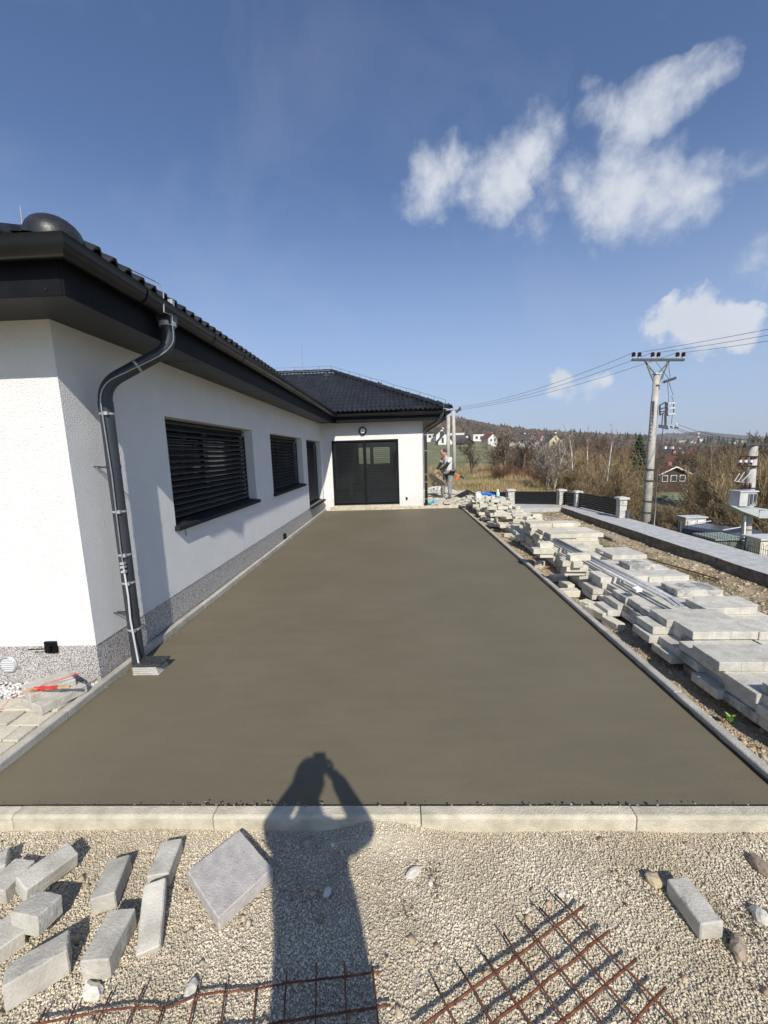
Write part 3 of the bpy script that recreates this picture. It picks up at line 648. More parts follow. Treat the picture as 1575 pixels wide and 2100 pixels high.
# near downpipe
YP=3.15; XW=-2.27
def bez(a,b_,c,n=7): return [tuple(Vector(a)*(1-t)**2+Vector(b_)*2*t*(1-t)+Vector(c)*t*t) for t in [i_/n for i_ in range(n+1)]]
A=(-1.845,3.395,2.80); B=(-1.845,3.395,2.66); 
C1=(-1.90,3.37,2.60); D_=(-2.21,3.20,2.31); E_=(XW,YP,2.24); F_=(XW,YP,2.12)
pth=[A]+bez((-1.845,3.395,2.72),(-1.845,3.395,2.60),(-1.95,3.335,2.535))+bez((-2.17,3.205,2.37),(XW,YP,2.30),(XW,YP,2.16))+[(XW,YP,2.1)]
pipe=hpart('downpipe',MB().tube(pth+[(XW,YP,1.0),(XW,YP,-.03)],.05,18),m_pipe,smooth=True)
e=pipe.modifiers.new('e','EDGE_SPLIT'); e.split_angle=R_(60)
hpart('pipe_collar',MB().tube([(XW,YP,2.17),(XW,YP,2.09)],.054,18),m_pipe,pipe)
mb=MB(); mb.v=[(XE+.018,3.33,2.90),(XE+.14,3.33,2.93),(XE+.14,3.46,2.93),(XE+.018,3.46,2.90),(-1.90,3.345,2.79),(-1.79,3.345,2.79),(-1.79,3.445,2.79),(-1.90,3.445,2.79)]; mb.f=[(0,1,5,4),(1,2,6,5),(2,3,7,6),(3,0,4,7)]; hpart('gutter_outlet',mb,m_pipe,pipe)
def clamp(c,ax,rr,w=.022):
    c=Vector(c); ax=Vector(ax).normalized(); return MB().tube([c-ax*w/2,c+ax*w/2],rr,18)
hpart('pipe_clamp',clamp((-1.845,3.395,2.80),(0,0,1),.066,.035),m_steel,pipe)
hpart('pipe_clamp',clamp((-2.06,3.27,2.455),(-.22,-.13,-.165),.0525,.018),m_steel,pipe)
for z in (2.075,1.30,.94,.70,.29):
    c=clamp((XW,YP,z),(0,0,1),.0525,.016); c.box((XW+.012,YP-.062,z-.013),(XW+.045,YP-.045,z+.013)); hpart('pipe_clamp',c,m_steel,pipe)
for z in (1.66,.44):
    c=clamp((XW,YP,z),(0,0,1),.053,.022); c.box((X0,YP-.012,z-.006),(XW-.05,YP-.004,z+.006)); c.tube([(X0,YP-.05,z+.01),(XW-.03,YP-.052,z)],.005,5); hpart('pipe_bracket',c,m_pipe,pipe)
# earth lead: aluminium from the roof edge, over the gutter and down the pipe
w=[tuple(onx(242,540,-1.95)),tuple(onx(318,577,-1.83))]+bez(tuple(onx(326,581,-1.81)),tuple(onx(334,587,-1.785)),tuple(onx(335,602,-1.775)),4)+[tuple(onx(336,640,-1.775)),(-1.785,3.365,2.86),(-1.785,3.36,2.7)]+bez((-1.785,3.35,2.66),(-1.80,3.33,2.58),(-1.93,3.27,2.50),4)+[(-2.13,3.14,2.36)]+bez((-2.17,3.11,2.33),(-2.25,3.075,2.27),(-2.255,3.075,2.16),4)+[(-2.245,3.082,1.6),(-2.25,3.08,1.0),(-2.247,3.083,.82)]
hpart('earth_lead',MB().tube(w,.0045,6),m_alu,pipe)
hpart('earth_lead',MB().tube([(-2.247,3.083,.86),(-2.235,3.078,.6),(-2.24,3.075,.4),(-2.215,3.06,.15),(-2.19,3.04,-.02)],.0075,6),m_lgrey,pipe)
for z in (.80,.84,.87): hpart('wire_clamp',MB().box((-2.265,3.066,z),(-2.23,3.096,z+.018)),m_steel,pipe)
hpart('wire_clamp',MB().box((-1.80,3.355,2.93),(-1.765,3.39,2.98)),m_steel,pipe)
# far downpipe at the right corner
xp,yp=.955,13.0-.075
pth=[(1.42,12.50,2.90)]+bez((1.42,12.50,2.84),(1.42,12.52,2.72),(1.34,12.58,2.67))+bez((1.03,12.85,2.47),(xp,yp,2.42),(xp,yp,2.32))+[(xp,yp,.0)]
fp=hpart('downpipe',MB().tube(pth,.05,12),m_pipe,smooth=True)
for z in (2.25,1.75,1.0,.75,.2): hpart('pipe_clamp',clamp((xp,yp,z),(0,0,1),.053,.018),m_steel,fp)
hpart('earth_lead',MB().tube([(1.5,12.4,3.2),(1.46,12.42,2.8),(1.30,12.55,2.60),(1.0,12.80,2.44),(.90,12.86,2.3),(.90,12.86,.1)],.006,5),m_alu,fp)
# windows and doors with slatted outdoor blinds
def slatmesh(Lg,w,tilt):
    mb=MB(); mb.v=[]; c,s=math.cos(tilt)*w/2,math.sin(tilt)*w/2
    # along local X; local Y outward (towards the viewer)
    for x in (0,Lg): mb.v+=[(x,-c,s),(x,-c*.3,s*.42+.003),(x,c*.4,-s*.3+.002),(x,c,-s),(x,c,-s-.004)]
    mb.f=[(i_,i_+1,6+i_,5+i_) for i_ in range(4)]; return mb.mesh('blind_slat',m_slat)
def window(kind,axis,face,u0,u1,z0,z1,depth,pitch,tilt,sw,mull=()):
    """axis x: wall plane at X=face seen from +X; axis y: wall plane at Y=face seen from -Y"""
    fd=depth+.07
    def P(u,d,z): return (face-d,u,z) if axis=='x' else (u,face+d,z)
    def bx(mb,u_,v_,d0,d1,a,b_): 
        p=P(u_,d1,a); q=P(v_,d0,b_); mb.box((min(p[0],q[0]),min(p[1],q[1]),a),(max(p[0],q[0]),max(p[1],q[1]),b_))
    f=.07; mb=MB(); g=.003
    bx(mb,u0+g,u0+f,fd,fd+.07,z0+g,z1-g); bx(mb,u1-f,u1-g,fd,fd+.07,z0+g,z1-g); bx(mb,u0+f,u1-f,fd,fd+.07,z0+g,z0+f); bx(mb,u0+f,u1-f,fd,fd+.07,z1-f,z1-g)
    for mu in mull: bx(mb,mu-.05,mu+.05,fd-.001,fd+.07,z0+f,z1-f)
    win=hpart(kind,mb,m_anth)
    mb=MB(); bx(mb,u0+f,u1-f,fd+.03,fd+.036,z0+f,z1-f); hpart('glass_pane',mb,m_glass,win)
    # blind: box, guide rails, slats, cords
    mb=MB(); bx(mb,u0+g,u1-g,depth+.03,depth+.06,z1-.10,z1-g); hpart('blind_box',mb,m_anthm,win)
    for a in ((u0+g,u0+.022),(u1-.022,u1-g)): mb=MB(); bx(mb,a[0],a[1],depth-.012,depth+.012,z0+.015,z1-.1); hpart('guide_rail',mb,m_anthm,win)
    me=slatmesh(u1-u0-.05,sw,tilt); z=z1-.03; 
    while z>z0+.05:
        o_=link('blind_slat',me,win)
        o_.location=Vector(P(u0+.025,depth,z))-OFF
        if axis=='x': o_.rotation_euler=(0,0,math.pi/2); o_.location=Vector(P(u0+.025,depth,z))-OFF; o_.scale=(1,-1,1)
        else: o_.scale=(1,-1,1)
        z-=pitch
    mb=MB()
    for fr in (.2,.5,.8): 
        uu=u0+(u1-u0)*fr; p=P(uu,depth-.03,0); mb.tube([(p[0],p[1],z0+.03),(p[0],p[1],z1-.1)],.0018,4)
    hpart('blind_cord',mb,m_slat,win)
    return win,P,bx
def sill(y0,y1,z,proj_=.055,dp=.20):
    mb=MB(); mb.v=[(X0-dp,y0,z+.032),(X0-dp,y1,z+.032),(X0+proj_,y1+.03,z-.002),(X0+proj_,y0-.03,z-.002),(X0+proj_,y1+.03,z-.048),(X0+proj_,y0-.03,z-.048),(X0+.0,y1+.03,z+.006),(X0+.0,y0-.03,z+.006),(X0+.0,y1+.03,z-.048),(X0+.0,y0-.03,z-.048)]
    mb.f=[(0,3,2,1),(3,5,4,2),(2,4,8,6),(3,7,9,5),(0,1,6,7),(5,9,8,4)]; return mb
w1,_,_=window('window','x',X0,*W1,.15,.070,R_(30),.082,mull=(5.45,)); hpart('window_sill',sill(W1[0],W1[1],W1[2]),m_sill,w1)
w2,_,_=window('window','x',X0,*W2,.15,.070,R_(30),.082,mull=(8.9,)); hpart('window_sill',sill(W2[0],W2[1],W2[2]),m_sill,w2)
w3,_,_=window('terrace_door','x',X0,*D1,.15,.070,R_(30),.082,mull=(11.7,)); hpart('door_sill',sill(D1[0],D1[1],D1[2]-.01,.085),m_sill,w3)
w4,P4,bx4=window('terrace_door','y',YF,*D2,.04,.064,R_(10),.062,mull=(-1.02,)); 
mb=MB(); bx4(mb,-1.035,-1.005,-.012,.035,.05,2.12); hpart('blind_rail',mb,m_anthm,w4)
# round wall lamp, wall plugs, vent grille
mb=MB(); Ml=Matrix.Translation(Vector((-1.045,YF-.002,2.437)))@Matrix.Rotation(math.pi/2,4,'X'); mb.lathe([(.128,0),(.128,.05),(.115,.075),(.09,.08)],20,Ml); lamp=hpart('wall_lamp',mb,m_anthm,smooth=False)
mb=MB(); mb.lathe([(.09,.07),(.088,.095),(.07,.112),(.03,.12)],20,Ml); hpart('lamp_glass',mb,m_whitep,lamp,smooth=True)
mb=MB(); mb.box((-2.80,Y0-.022,.225),(-2.705,Y0,.318)); mb.box((-2.775,Y0-.05,.245),(-2.735,Y0-.022,.295)); mb.tube([(-2.75,Y0-.045,.275),(-2.88,Y0-.075,.285)],.006,5); hpart('garden_tap_socket',mb,m_anthm,bevel=.004)
mb=MB(); Mg=Matrix.Translation(Vector((-3.135,Y0+.0035,.125)))@Matrix.Rotation(math.pi/2,4,'X'); mb.lathe([(.073,0),(.073,.008),(.062,.018),(.060,.006)],24,Mg); gr=hpart('vent_grille',mb,m_steel)
for k in range(6):
    z=.125-.045+k*.018; h=math.sqrt(max(0,.06**2-(z-.125)**2)); mb=MB(); mb.v=[(-3.135-h,Y0-.003,z),(-3.135+h,Y0-.003,z),(-3.135+h,Y0-.014,z-.008),(-3.135-h,Y0-.014,z-.008)]; mb.f=[(0,1,2,3)]; hpart('grille_slat',mb,m_lgrey,gr)
mb=MB(); q=ony(834,1022,YF); mb.box((q.x-.03,YF-.03,q.z-.04),(q.x+.03,YF+.004,q.z+.04)); hpart('outdoor_socket',mb,m_anthm)
q=onx(583,1100,X0); mb=MB(); mb.box((X0-.004,q.y-.06,q.z-.05),(X0+.03,q.y+.06,q.z+.06)); hpart('outdoor_socket',mb,m_anthm)
q=onx(381,1092,X0); mb=MB(); mb.box((X0,q.y-.012,q.z-.035),(X0+.003,q.y+.012,q.z+.035)); hpart('tape_strip',mb,pm('green_tape',(.30,.36,.16),None))
# stone drain trap where the near pipe meets the slab
tr=thing('drain_trap','dark granite drain trap set in the slab at the foot of the grey downpipe','drain',(-2.10,3.08,-.06))
for k in range(5): MB().box((-.13,-.075,-.02+k*.018),(.095-.006*k,.075,-.005+k*.018)).obj('trap_layer',m_stone if k in (1,3) else m_strip,tr,bevel=.003)
MB().box((-.125,-.078,.071),(.11,.08,.090)).obj('trap_lid',speckle('dark_granite',[(.015,.015,.017),(.03,.03,.034),(.10,.10,.105),(.02,.02,.02)],200,.3),tr,bevel=.004)
# ---------------------------------------------------------------- loose blocks in the gravel
def blockmesh(l,w,t,mat,seed,nick=.0022,notch=0):
    """concrete block with slightly broken edges: subdivided box, chipped corners"""
    rr=random.Random(seed); bm=bmesh.new(); bmesh.ops.create_cube(bm,size=1)
    for v in bm.verts: v.co=Vector((v.co.x*w,v.co.y*l,v.co.z*t))
    bmesh.ops.bevel(bm,geom=list(bm.edges),offset=.0045,segments=1,affect='EDGES')
    bmesh.ops.subdivide_edges(bm,edges=[e for e in bm.edges if e.calc_length()>.05],cuts=4,use_grid_fill=True)
    for v in bm.verts:
        d=nick*(noise.noise(v.co*38+Vector((seed,0,0))))+nick*.5*noise.noise(v.co*90+Vector((0,seed,0))); v.co+=v.co.normalized()*d
    for _ in range(3):   # chips
        c=Vector((rr.choice((-1,1))*w/2,rr.uniform(-1,1)*l/2,t/2)); R=rr.uniform(.006,.014)
        for v in bm.verts:
            if (v.co-c).length<R: v.co.z-=R*.35; v.co.x*=.985
    me=bpy.data.meshes.new('block'); bm.to_mesh(me); bm.free(); me.materials.append(mat); return me
def laid(name,label,cat,A,B,za,zb,w,t,roll=0,mat=m_stone,seed=1,group=None,lw=0):
    """block whose top face runs between two pixels met with heights za, zb"""
    a=onz(*A,za); b_=onz(*B,zb); y=(b_-a); l=y.length; y.normalize(); x=y.cross(Vector((0,0,1))).normalized(); z=x.cross(y)
    if roll: q=Matrix.Rotation(roll,3,y); x=q@x; z=q@z
    c=(a+b_)/2-z*t/2
    o_=link(name,blockmesh(l,w,t,mat,seed)); o_.matrix_world=Matrix(((x.x,y.x,z.x,c.x),(x.y,y.y,z.y,c.y),(x.z,y.z,z.z,c.z),(0,0,0,1))); tag(o_,label,cat,group); return o_
G='loose concrete blocks on the gravel'
G0=-.082
laid('concrete_block','grey paving block with a white scuff, propped on other blocks at the upper left','block',(42,1812),(150,1736),G0+.10,G0+.085,.092,.07,.18,seed=2,group=G)
laid('concrete_block','nearly square grey block with scratched top leaning on the block pile','block',(47,1876),(102,1828),G0+.115,G0+.10,.135,.075,-.10,seed=3,group=G)
laid('concrete_block','grey block half hidden behind the scuffed block, at the left edge','block',(-14,1825),(52,1760),G0+.065,G0+.062,.10,.07,0,seed=4,group=G)
laid('concrete_block','pale block cut off by the left edge, nearest to the kerb','block',(-45,1778),(16,1752),G0+.075,G0+.07,.11,.07,0,seed=5,group=G)
laid('concrete_block','rounded block cut off by the left edge under the square block','block',(-30,1935),(42,1886),G0+.07,G0+.06,.125,.065,0,seed=6,group=G)
laid('concrete_block','long flat block with slanted end lying lowest at the left','block',(8,2000),(140,1925),G0+.095,G0+.095,.085,.095,-.10,seed=7,group=G)
laid('concrete_block','upright block with a chipped top left of the pair of thin blocks','block',(209,1838),(244,1757),G0+.075,G0+.062,.088,.072,-.04,seed=8,group=G)
laid('concrete_block','thick block with dark smooth top standing lowest in the middle of the pile','block',(192,1970),(251,1862),G0+.085,G0+.080,.098,.083,0,seed=9,group=G)
laid('concrete_block','dark flat block, upper one of the overlapping pair beside the square slab','block',(323,1794),(353,1721),G0+.070,G0+.062,.088,.066,0,seed=10,group=G)
laid('concrete_block','thin light block leaning on the dark flat block beside the square slab','block',(303,1950),(317,1806),G0+.028,G0+.095,.080,.05,0,seed=11,group=G)
laid('square_slab','square grey paving slab lying on the gravel, half in the photographer\'s shadow','slab',(413,1832),(524,1738),G0+.072,G0+.072,.272,.06,0,seed=12,mat=pm('square_slab_concrete',(.38,.35,.33),(.52,.485,.45),26,.9,bump=.4,bscale=150))
laid('concrete_block','single light grey kerb block lying on the gravel at the right','block',(1462,1893),(1389,1799),G0+.072,G0+.070,.090,.07,0,seed=13,group=G)
# natural stones
def rock(label,px,s,c,zz=G0,sq=(1,.75,.6),name='stone',seed=0):
    rr=random.Random(seed); bm=bmesh.new(); bmesh.ops.create_icosphere(bm,subdivisions=2,radius=1)
    for v in bm.verts: v.co*=1+.32*noise.noise(v.co*1.4+Vector((seed*3,1,2)))+.1*noise.noise(v.co*4+Vector((seed,5,1)))
    for v in bm.verts: v.co=Vector((v.co.x*sq[0],v.co.y*sq[1],v.co.z*sq[2]))*s
    me=bpy.data.meshes.new('stone'); bm.to_mesh(me); bm.free(); me.materials.append(c)
    p=onz(*px,zz); return tag(link(name,me,loc=(p.x,p.y,zz+s*sq[2]*.55),rot=(0,0,rr.uniform(0,6))),label,'stone','stones in the gravel')
ms1=pm('yellow_stone',(.42,.33,.19),(.60,.51,.34),20,.9,bump=.6,bscale=60); ms2=pm('brown_stone',(.26,.20,.15),(.42,.34,.26),20,.9,bump=.6,bscale=60); ms3=pm('pale_stone',(.55,.52,.45),(.68,.65,.57),20,.9,bump=.5,bscale=60)
rock('yellow brown stone at the upper end of the light kerb block','' or (1341,1812),.032,ms1,seed=1,sq=(.9,1,.9)); rock('narrow brown stone below the light kerb block',(1514,1950),.034,ms2,seed=2,sq=(.7,1.3,.7)); rock('flat brown stone at the right edge of the gravel',(1560,1782),.04,ms2,seed=3,sq=(1.2,.8,.6)); rock('white stone at the right edge below the flat brown stone',(1558,1882),.036,ms3,seed=4)
rock('flat cream stone alone in the middle of the gravel',(848,1792),.030,ms3,seed=5,sq=(1.2,.7,.45)); rock('small cream stone just below the flat cream one',(883,1812),.014,ms3,seed=6); rock('flat brown stone inside the photographer\'s shadow by the kerb',(630,1730),.026,ms2,seed=7,sq=(.8,1.1,.4))
rock('round grey stone deep in the photographer\'s shadow',(672,1832),.020,ms3,seed=8); rock('whitish stone under the lowest thick block',(190,2038),.033,ms3,seed=9,sq=(1.3,.7,.6)); rock('cream stone beside the left rusty mesh',(392,2035),.028,ms3,seed=10,sq=(.8,1.2,.5)); rock('small brown stone near the kerb at the right',(1415,1735),.017,ms2,seed=11,sq=(1.3,.6,.5)); rock('tiny white stone in the shadow near the kerb',(683,1735),.013,ms3,seed=12)
rock('reddish stone in the photographer\'s shadow',(606,1797),.012,ms2,seed=13); rock('pale triangular stone above the rusty mesh corner',(1150,1836),.016,ms3,seed=14,sq=(1.2,.7,.5)); rock('small brown stone at far right near the kerb',(1538,1718),.02,ms2,seed=15)
# damp dark patches: shallow sheets of earth between the chippings
# ---------------------------------------------------------------- reinforcing mesh
ZR=G0+.045
def rebar(parent,pts,r,z0=ZR,wob=.003):
    w=[]
    for (p,q) in zip(pts[:-1],pts[1:]):
        for k in range(8): w.append(p.lerp(q,k/8))
    w.append(pts[-1]); w=[v+Vector((random.gauss(0,wob*.5),random.gauss(0,wob*.5),random.gauss(0,wob*.4))) for v in w]
    for v in w: v.z=max(v.z,gz(v.x,v.y)+r+.002)
    return MB().tube(w,r,6).obj('steel_bar',m_rust,parent,smooth=True)
def ext(a,b_,zz,zb,L_):
    A=onz(*a,zz); B=onz(*b_,zb); d=(B-A); return [A,A+d.normalized()*L_]
rm=thing('rusty_mesh','rusty reinforcing mesh of welded bars lying on the gravel at lower right','steel mesh')
for a,b_,L_ in (((1200,1856),(880,2094),.75),((1250,1908),(1010,2100),.8),((1305,1965),(1154,2094),.8),((1366,2028),(1295,2100),.8)): rebar(rm,ext(a,b_,ZR,ZR,L_),.0046)
for a,b_ in (((1139,1833),(1390,2100)),((1105,1858),(1314,2100)),((1074,1892),(1238,2100)),((1032,1915),(1158,2094)),((992,1959),(1088,2100)),((945,1986),(1011,2100)),((893,2018),(935,2100))): rebar(rm,ext(a,b_,ZR+.010,ZR+.010,.62),.0036)
rm2=thing('rusty_mesh','thin bent reinforcing mesh on the gravel at the lower left, partly in shadow','steel mesh')
P_=[onz(x,y,z_) for x,y,z_ in [(60,2104,ZR-.01),(94,2096,ZR-.01),(208,2074,ZR-.02),(281,2066,ZR-.02),(338,2067,ZR-.03),(406,2041,ZR-.02),(521,2028,ZR-.03),(588,2017,ZR-.02),(781,1993,ZR-.02)]]
rebar(rm2,P_,.0036,wob=.002)
P_=[onz(x,y,ZR-.02) for x,y in [(300,2145),(547,2101),(802,2061)]]; rebar(rm2,P_,.0036,wob=.002)
for a,b_ in (((588,1991),(582,2100)),((649,1975),(647,2100)),((706,1975),(711,2100)),((764,1982),(776,2100)),((464,2016),(452,2100)),((406,2020),(388,2100)),((526,2027),(519,2100)),((336,2062),(324,2100)),((297,2022),(260,2100)),((229,2033),(198,2100)),((156,2061),(138,2100)),((94,2068),(78,2100))): rebar(rm2,ext(a,b_,ZR-.014,ZR-.014,.33),.0030,wob=.001)
# ---------------------------------------------------------------- stacks of paving slabs along the right kerb
GS='concrete paving slabs stacked beside the terrace'
def slabmesh(l,w,t,nj,mat):
    """slab l along X, w along Y, with false-joint notches on all sides"""
    o_=[]; h=.0035; g=.004
    def side(p,q,n):
        p=Vector(p); q=Vector(q); d=(q-p); u=d.normalized(); nn_=Vector((-u.y,u.x)); o_.append(tuple(p))
        for k in range(1,n): c=p+d*(k/n); o_.extend([tuple(c-u*h),tuple(c+nn_*g),tuple(c+u*h)])
    a,b_=l/2,w/2; side((-a,-b_),(a,-b_),nj); side((a,-b_),(a,b_),max(1,round(w/l*nj))); side((a,b_),(-a,b_),nj); side((-a,b_),(-a,-b_),max(1,round(w/l*nj)))
    return MB().prism(o_,0,t).mesh('paving_slab',mat)
TH=.068
SM={}
def slab(x0,yf_,z,l,w=.262,mat=None,label='',rz=0,name='paving_slab',grp=GS,tilt=(0,0)):
    mat=mat or random.choice((m_block,m_block,m_block,m_blocks)); l=round(l/.02)*.02; key=(l,w,mat.name,name)
    if key not in SM: SM[key]=slabmesh(l,w,TH-.002,max(1,round(l/.14)),mat)
    o_=link(name,SM[key],loc=(x0+l/2,yf_+w/2,z),rot=(tilt[0],tilt[1],rz)); 
    b=o_.modifiers.new('edge','BEVEL'); b.width=.003; b.segments=1; b.limit_method='ANGLE'; b.angle_limit=R_(60)
    tag(o_,label,'paving slab',grp); return o_
ordw=['first','second','third','fourth','fifth','sixth','seventh','eighth','ninth','tenth','eleventh','twelfth','thirteenth','fourteenth','fifteenth','sixteenth','seventeenth','eighteenth','nineteenth','twentieth']
cw_=['lowest','second lowest','middle','fourth','fifth','sixth','top']
RS=random.Random(21)
PITCH=.238
# per row: (left column: courses, x offset), (right column: courses, x offset)
Y=1.66; rows=[]
spec=[(4,.08,4,.0),(4,.14,4,.06),(5,.05,4,.02),(4,.0,4,-.02),(5,-.02,5,.0),(4,.02,4,.0),(5,.02,5,-.03),(5,-.02,4,.06),(4,.06,5,-.02),(4,.03,4,.08),(4,-.03,5,.0),(4,.02,4,.05),(5,-.05,5,-.03),(4,.08,4,.02),(4,-.02,5,-.02),(4,.04,4,.05),(4,-.04,5,.0),(4,.02,4,.02),(5,-.05,4,.05)]
for i_,(nl,ol,nr,orr) in enumerate(spec):
    y=Y+i_*PITCH
    for col in (0,1):
        n=(nl,nr)[col]; xb=(2.22+ol,2.79+orr)[col]+.012*i_
        for k in range(n):
            z=-.135+k*TH
            top=(k==n-1)
            l=(.56 if col==0 else .46)+RS.choice((0,0,.02,-.14))
            dx=RS.uniform(-.06,.06) if top else RS.uniform(-.07,.06)
            if col==0 and k<n-1: dx-=RS.choice((0,.02,.08,.10))*(1 if k<n-2 else .6)
            if col==0 and k==0: dx+=.16
            side_=('slab-side','yard-side')[col]
            posn='top' if top else cw_[k]
            fr=f'{ordw[i_]} row back from the near end'
            slab(xb+dx,y+RS.uniform(-.012,.012),z,l,label=f'grey paving slab, {posn} course of the {side_} stack in the {fr}',rz=RS.uniform(-.035,.035),tilt=(RS.uniform(-.01,.01),RS.uniform(-.01,.01)),w=.244 if RS.random()<.6 else .262)
# cross-laid small blocks on top, mid way along the stacks
GC='small concrete blocks piled on the slab stacks'
def small(x,y,z,l,w,rz,label,t=.075,mat=None):
    o_=link('concrete_block',blockmesh(l,w,t,mat or m_blockc,RS.randint(0,99)),loc=(x,y,z+t/2),rot=(RS.uniform(-.03,.03),RS.uniform(-.03,.03),rz)); return tag(o_,label,'block',GC)
def atz(px,py,z): p=onz(px,py,z); return p.x,p.y
for px,py,z,l,w,rz,lab in ((1186,1136,.30,.13,.25,0,'cream block on top of the little tower beside the pipes'),(1160,1148,.225,.12,.12,0,'small cream block, left leg under the top of the little tower'),(1182,1150,.225,.12,.12,0,'small cream block, right leg under the top of the little tower'),(1180,1158,.155,.13,.27,0,'cream block in the lower course of the little tower'),(1175,1166,.09,.13,.26,0,'cream block at the foot of the little tower'),
    (1118,1112,.235,.15,.20,0,'cream block on top of the small stack left of the pipe ends'),(1112,1124,.165,.14,.30,0,'cream block under the top of the small stack left of the pipe ends'),(1118,1132,.10,.14,.2,0,'cream block low in the small stack left of the pipe ends')):
    x,y=atz(px,py,z+.075); small(x,y,z,l,w,rz,lab)
# blocks lying on the gravel strip between kerb and stacks
for px,py,l,w,rz,lab in ((1145,1178,.10,.22,.15,'block with rounded top lying on the gravel between kerb and stacks'),(1162,1193,.20,.10,.2,'upper one of two light blocks beside the kerb'),(1168,1208,.12,.22,.0,'lower one of two light blocks beside the kerb'),(1205,1232,.13,.13,.5,'first of three broken blocks in a row beside the kerb'),(1218,1243,.14,.13,.4,'middle one of three broken blocks in a row beside the kerb'),(1234,1250,.17,.13,.3,'last of three broken blocks in a row beside the kerb'),(1258,1270,.20,.10,.25,'single brick shaped block touching the kerb beside the stacks'),(1107,1152,.10,.19,.9,'block with dark grooves lying by the kerb')):
    x,y=atz(px,py,-.03); small(x,y,-.12,l,w,rz,lab,t=.085)
rock('yellow stone on the gravel under the overhanging slabs',(1325,1312),.045,ms1,zz=-.12,seed=21,sq=(1.3,.7,.7))
# tall cream stack
RC=random.Random(5)
def run(label,X_,Y_,n,L_,nx,z0=-.14,g='cream paving slabs stacked further back',t=TH,rz0=0,depth=.26):
    for k in range(n):
        off=RC.uniform(-.05,.03); x=X_+off
        for j in range(nx):
            l=L_*RC.choice((1,1,.8)); slab(x,Y_+RC.uniform(-.02,.02),z0+k*t,l,depth,m_blockc,f'cream slab, {cw_[min(k,6)] if k<n-1 else "top"} course, {"left" if j==0 else "right" if j==nx-1 else "middle"} end of {label}',rz=rz0+RC.uniform(-.02,.02),grp=g); x+=l+.006
run('the tall stack behind the grey ones',2.42,6.33,7,.42,2)
run('the tall stack, second row back',2.40,6.62,7,.42,2)
run('the tall stack, third row back',2.36,6.92,8,.38,2,depth=.28)
run('the cream stack with slanted top slab',2.46,7.28,7,.46,2)
run('the low stack behind the slanted one',2.50,7.62,5,.46,2)
# rubble of blocks, far part
k=0
for i_ in range(150):
    y=7.0+RC.random()**.9*5.1; wd=.75 if y>8 else .35; x=kx(y)+.24+RC.random()*wd*(1.15 if y<9.5 else .9) if y>8 else 2.38+RC.random()*.3
    z=-.10+RC.choice((0,1,2,3,4,5))*.070*(1-.25*RC.random())
    where=('lower','middle','upper')[min(2,int((z+.10)/.12))]; dist=('just behind the cream stacks','between the cream stacks and the tarpaulin','beside the blue tarpaulin')[0 if y<8.8 else 1 if y<10.4 else 2]
    small(x,y,z,RC.choice((.2,.28,.3,.14)),RC.choice((.10,.14,.14,.2)),RC.choice((0,0,1.57,.3,1.2)),f'cream block in the {where} part of the heap {dist}')
for i_ in range(64):
    y=RC.uniform(10.6,12.55); x=kx(y)+.16+RC.random()*(1.0 if y<11.6 else .85)
    z=-.10+RC.choice((1,2,3,4,5))*.075
    small(x,y,z,RC.choice((.2,.28,.3)),RC.choice((.10,.14,.2)),RC.choice((0,0,1.57,.3,1.2)),f'pale block in the {("lower","upper")[z>.1]} part of the far end of the heap, before the patio')
for i_ in range(26):   # regular courses low down
    y=7.95+(i_//2)*.32; run(f'the low row number {i_//2+1} of the far heap' if 0 else f'the {ordw[i_//2]} low row under the block heap',(2.40 if i_%2==0 else 2.90)+.012*i_/2,y,RC.choice((3,4)) ,.44,1,g='cream slabs under the block heap',z0=-.15)
# two boards and a rod in the yard
for A,B,lab in (((1212,1091),(1242,1098),'dark weathered board lying in the yard, left of two'),((1226,1089),(1262,1104),'weathered board lying in the yard, right of two')):
    laid('board',lab,'board',A,B,-.06,-.09,.12,.05,.2,mat=m_oldwood,seed=3)
o=MB().tube([onz(1310,1140,-.12),onz(1420,1172,-.12),onz(1475,1188,-.12)],.012,6).obj('iron_rod',m_rust); tag(o,'long rusty rod lying on the stony yard beside the stacks','rod')
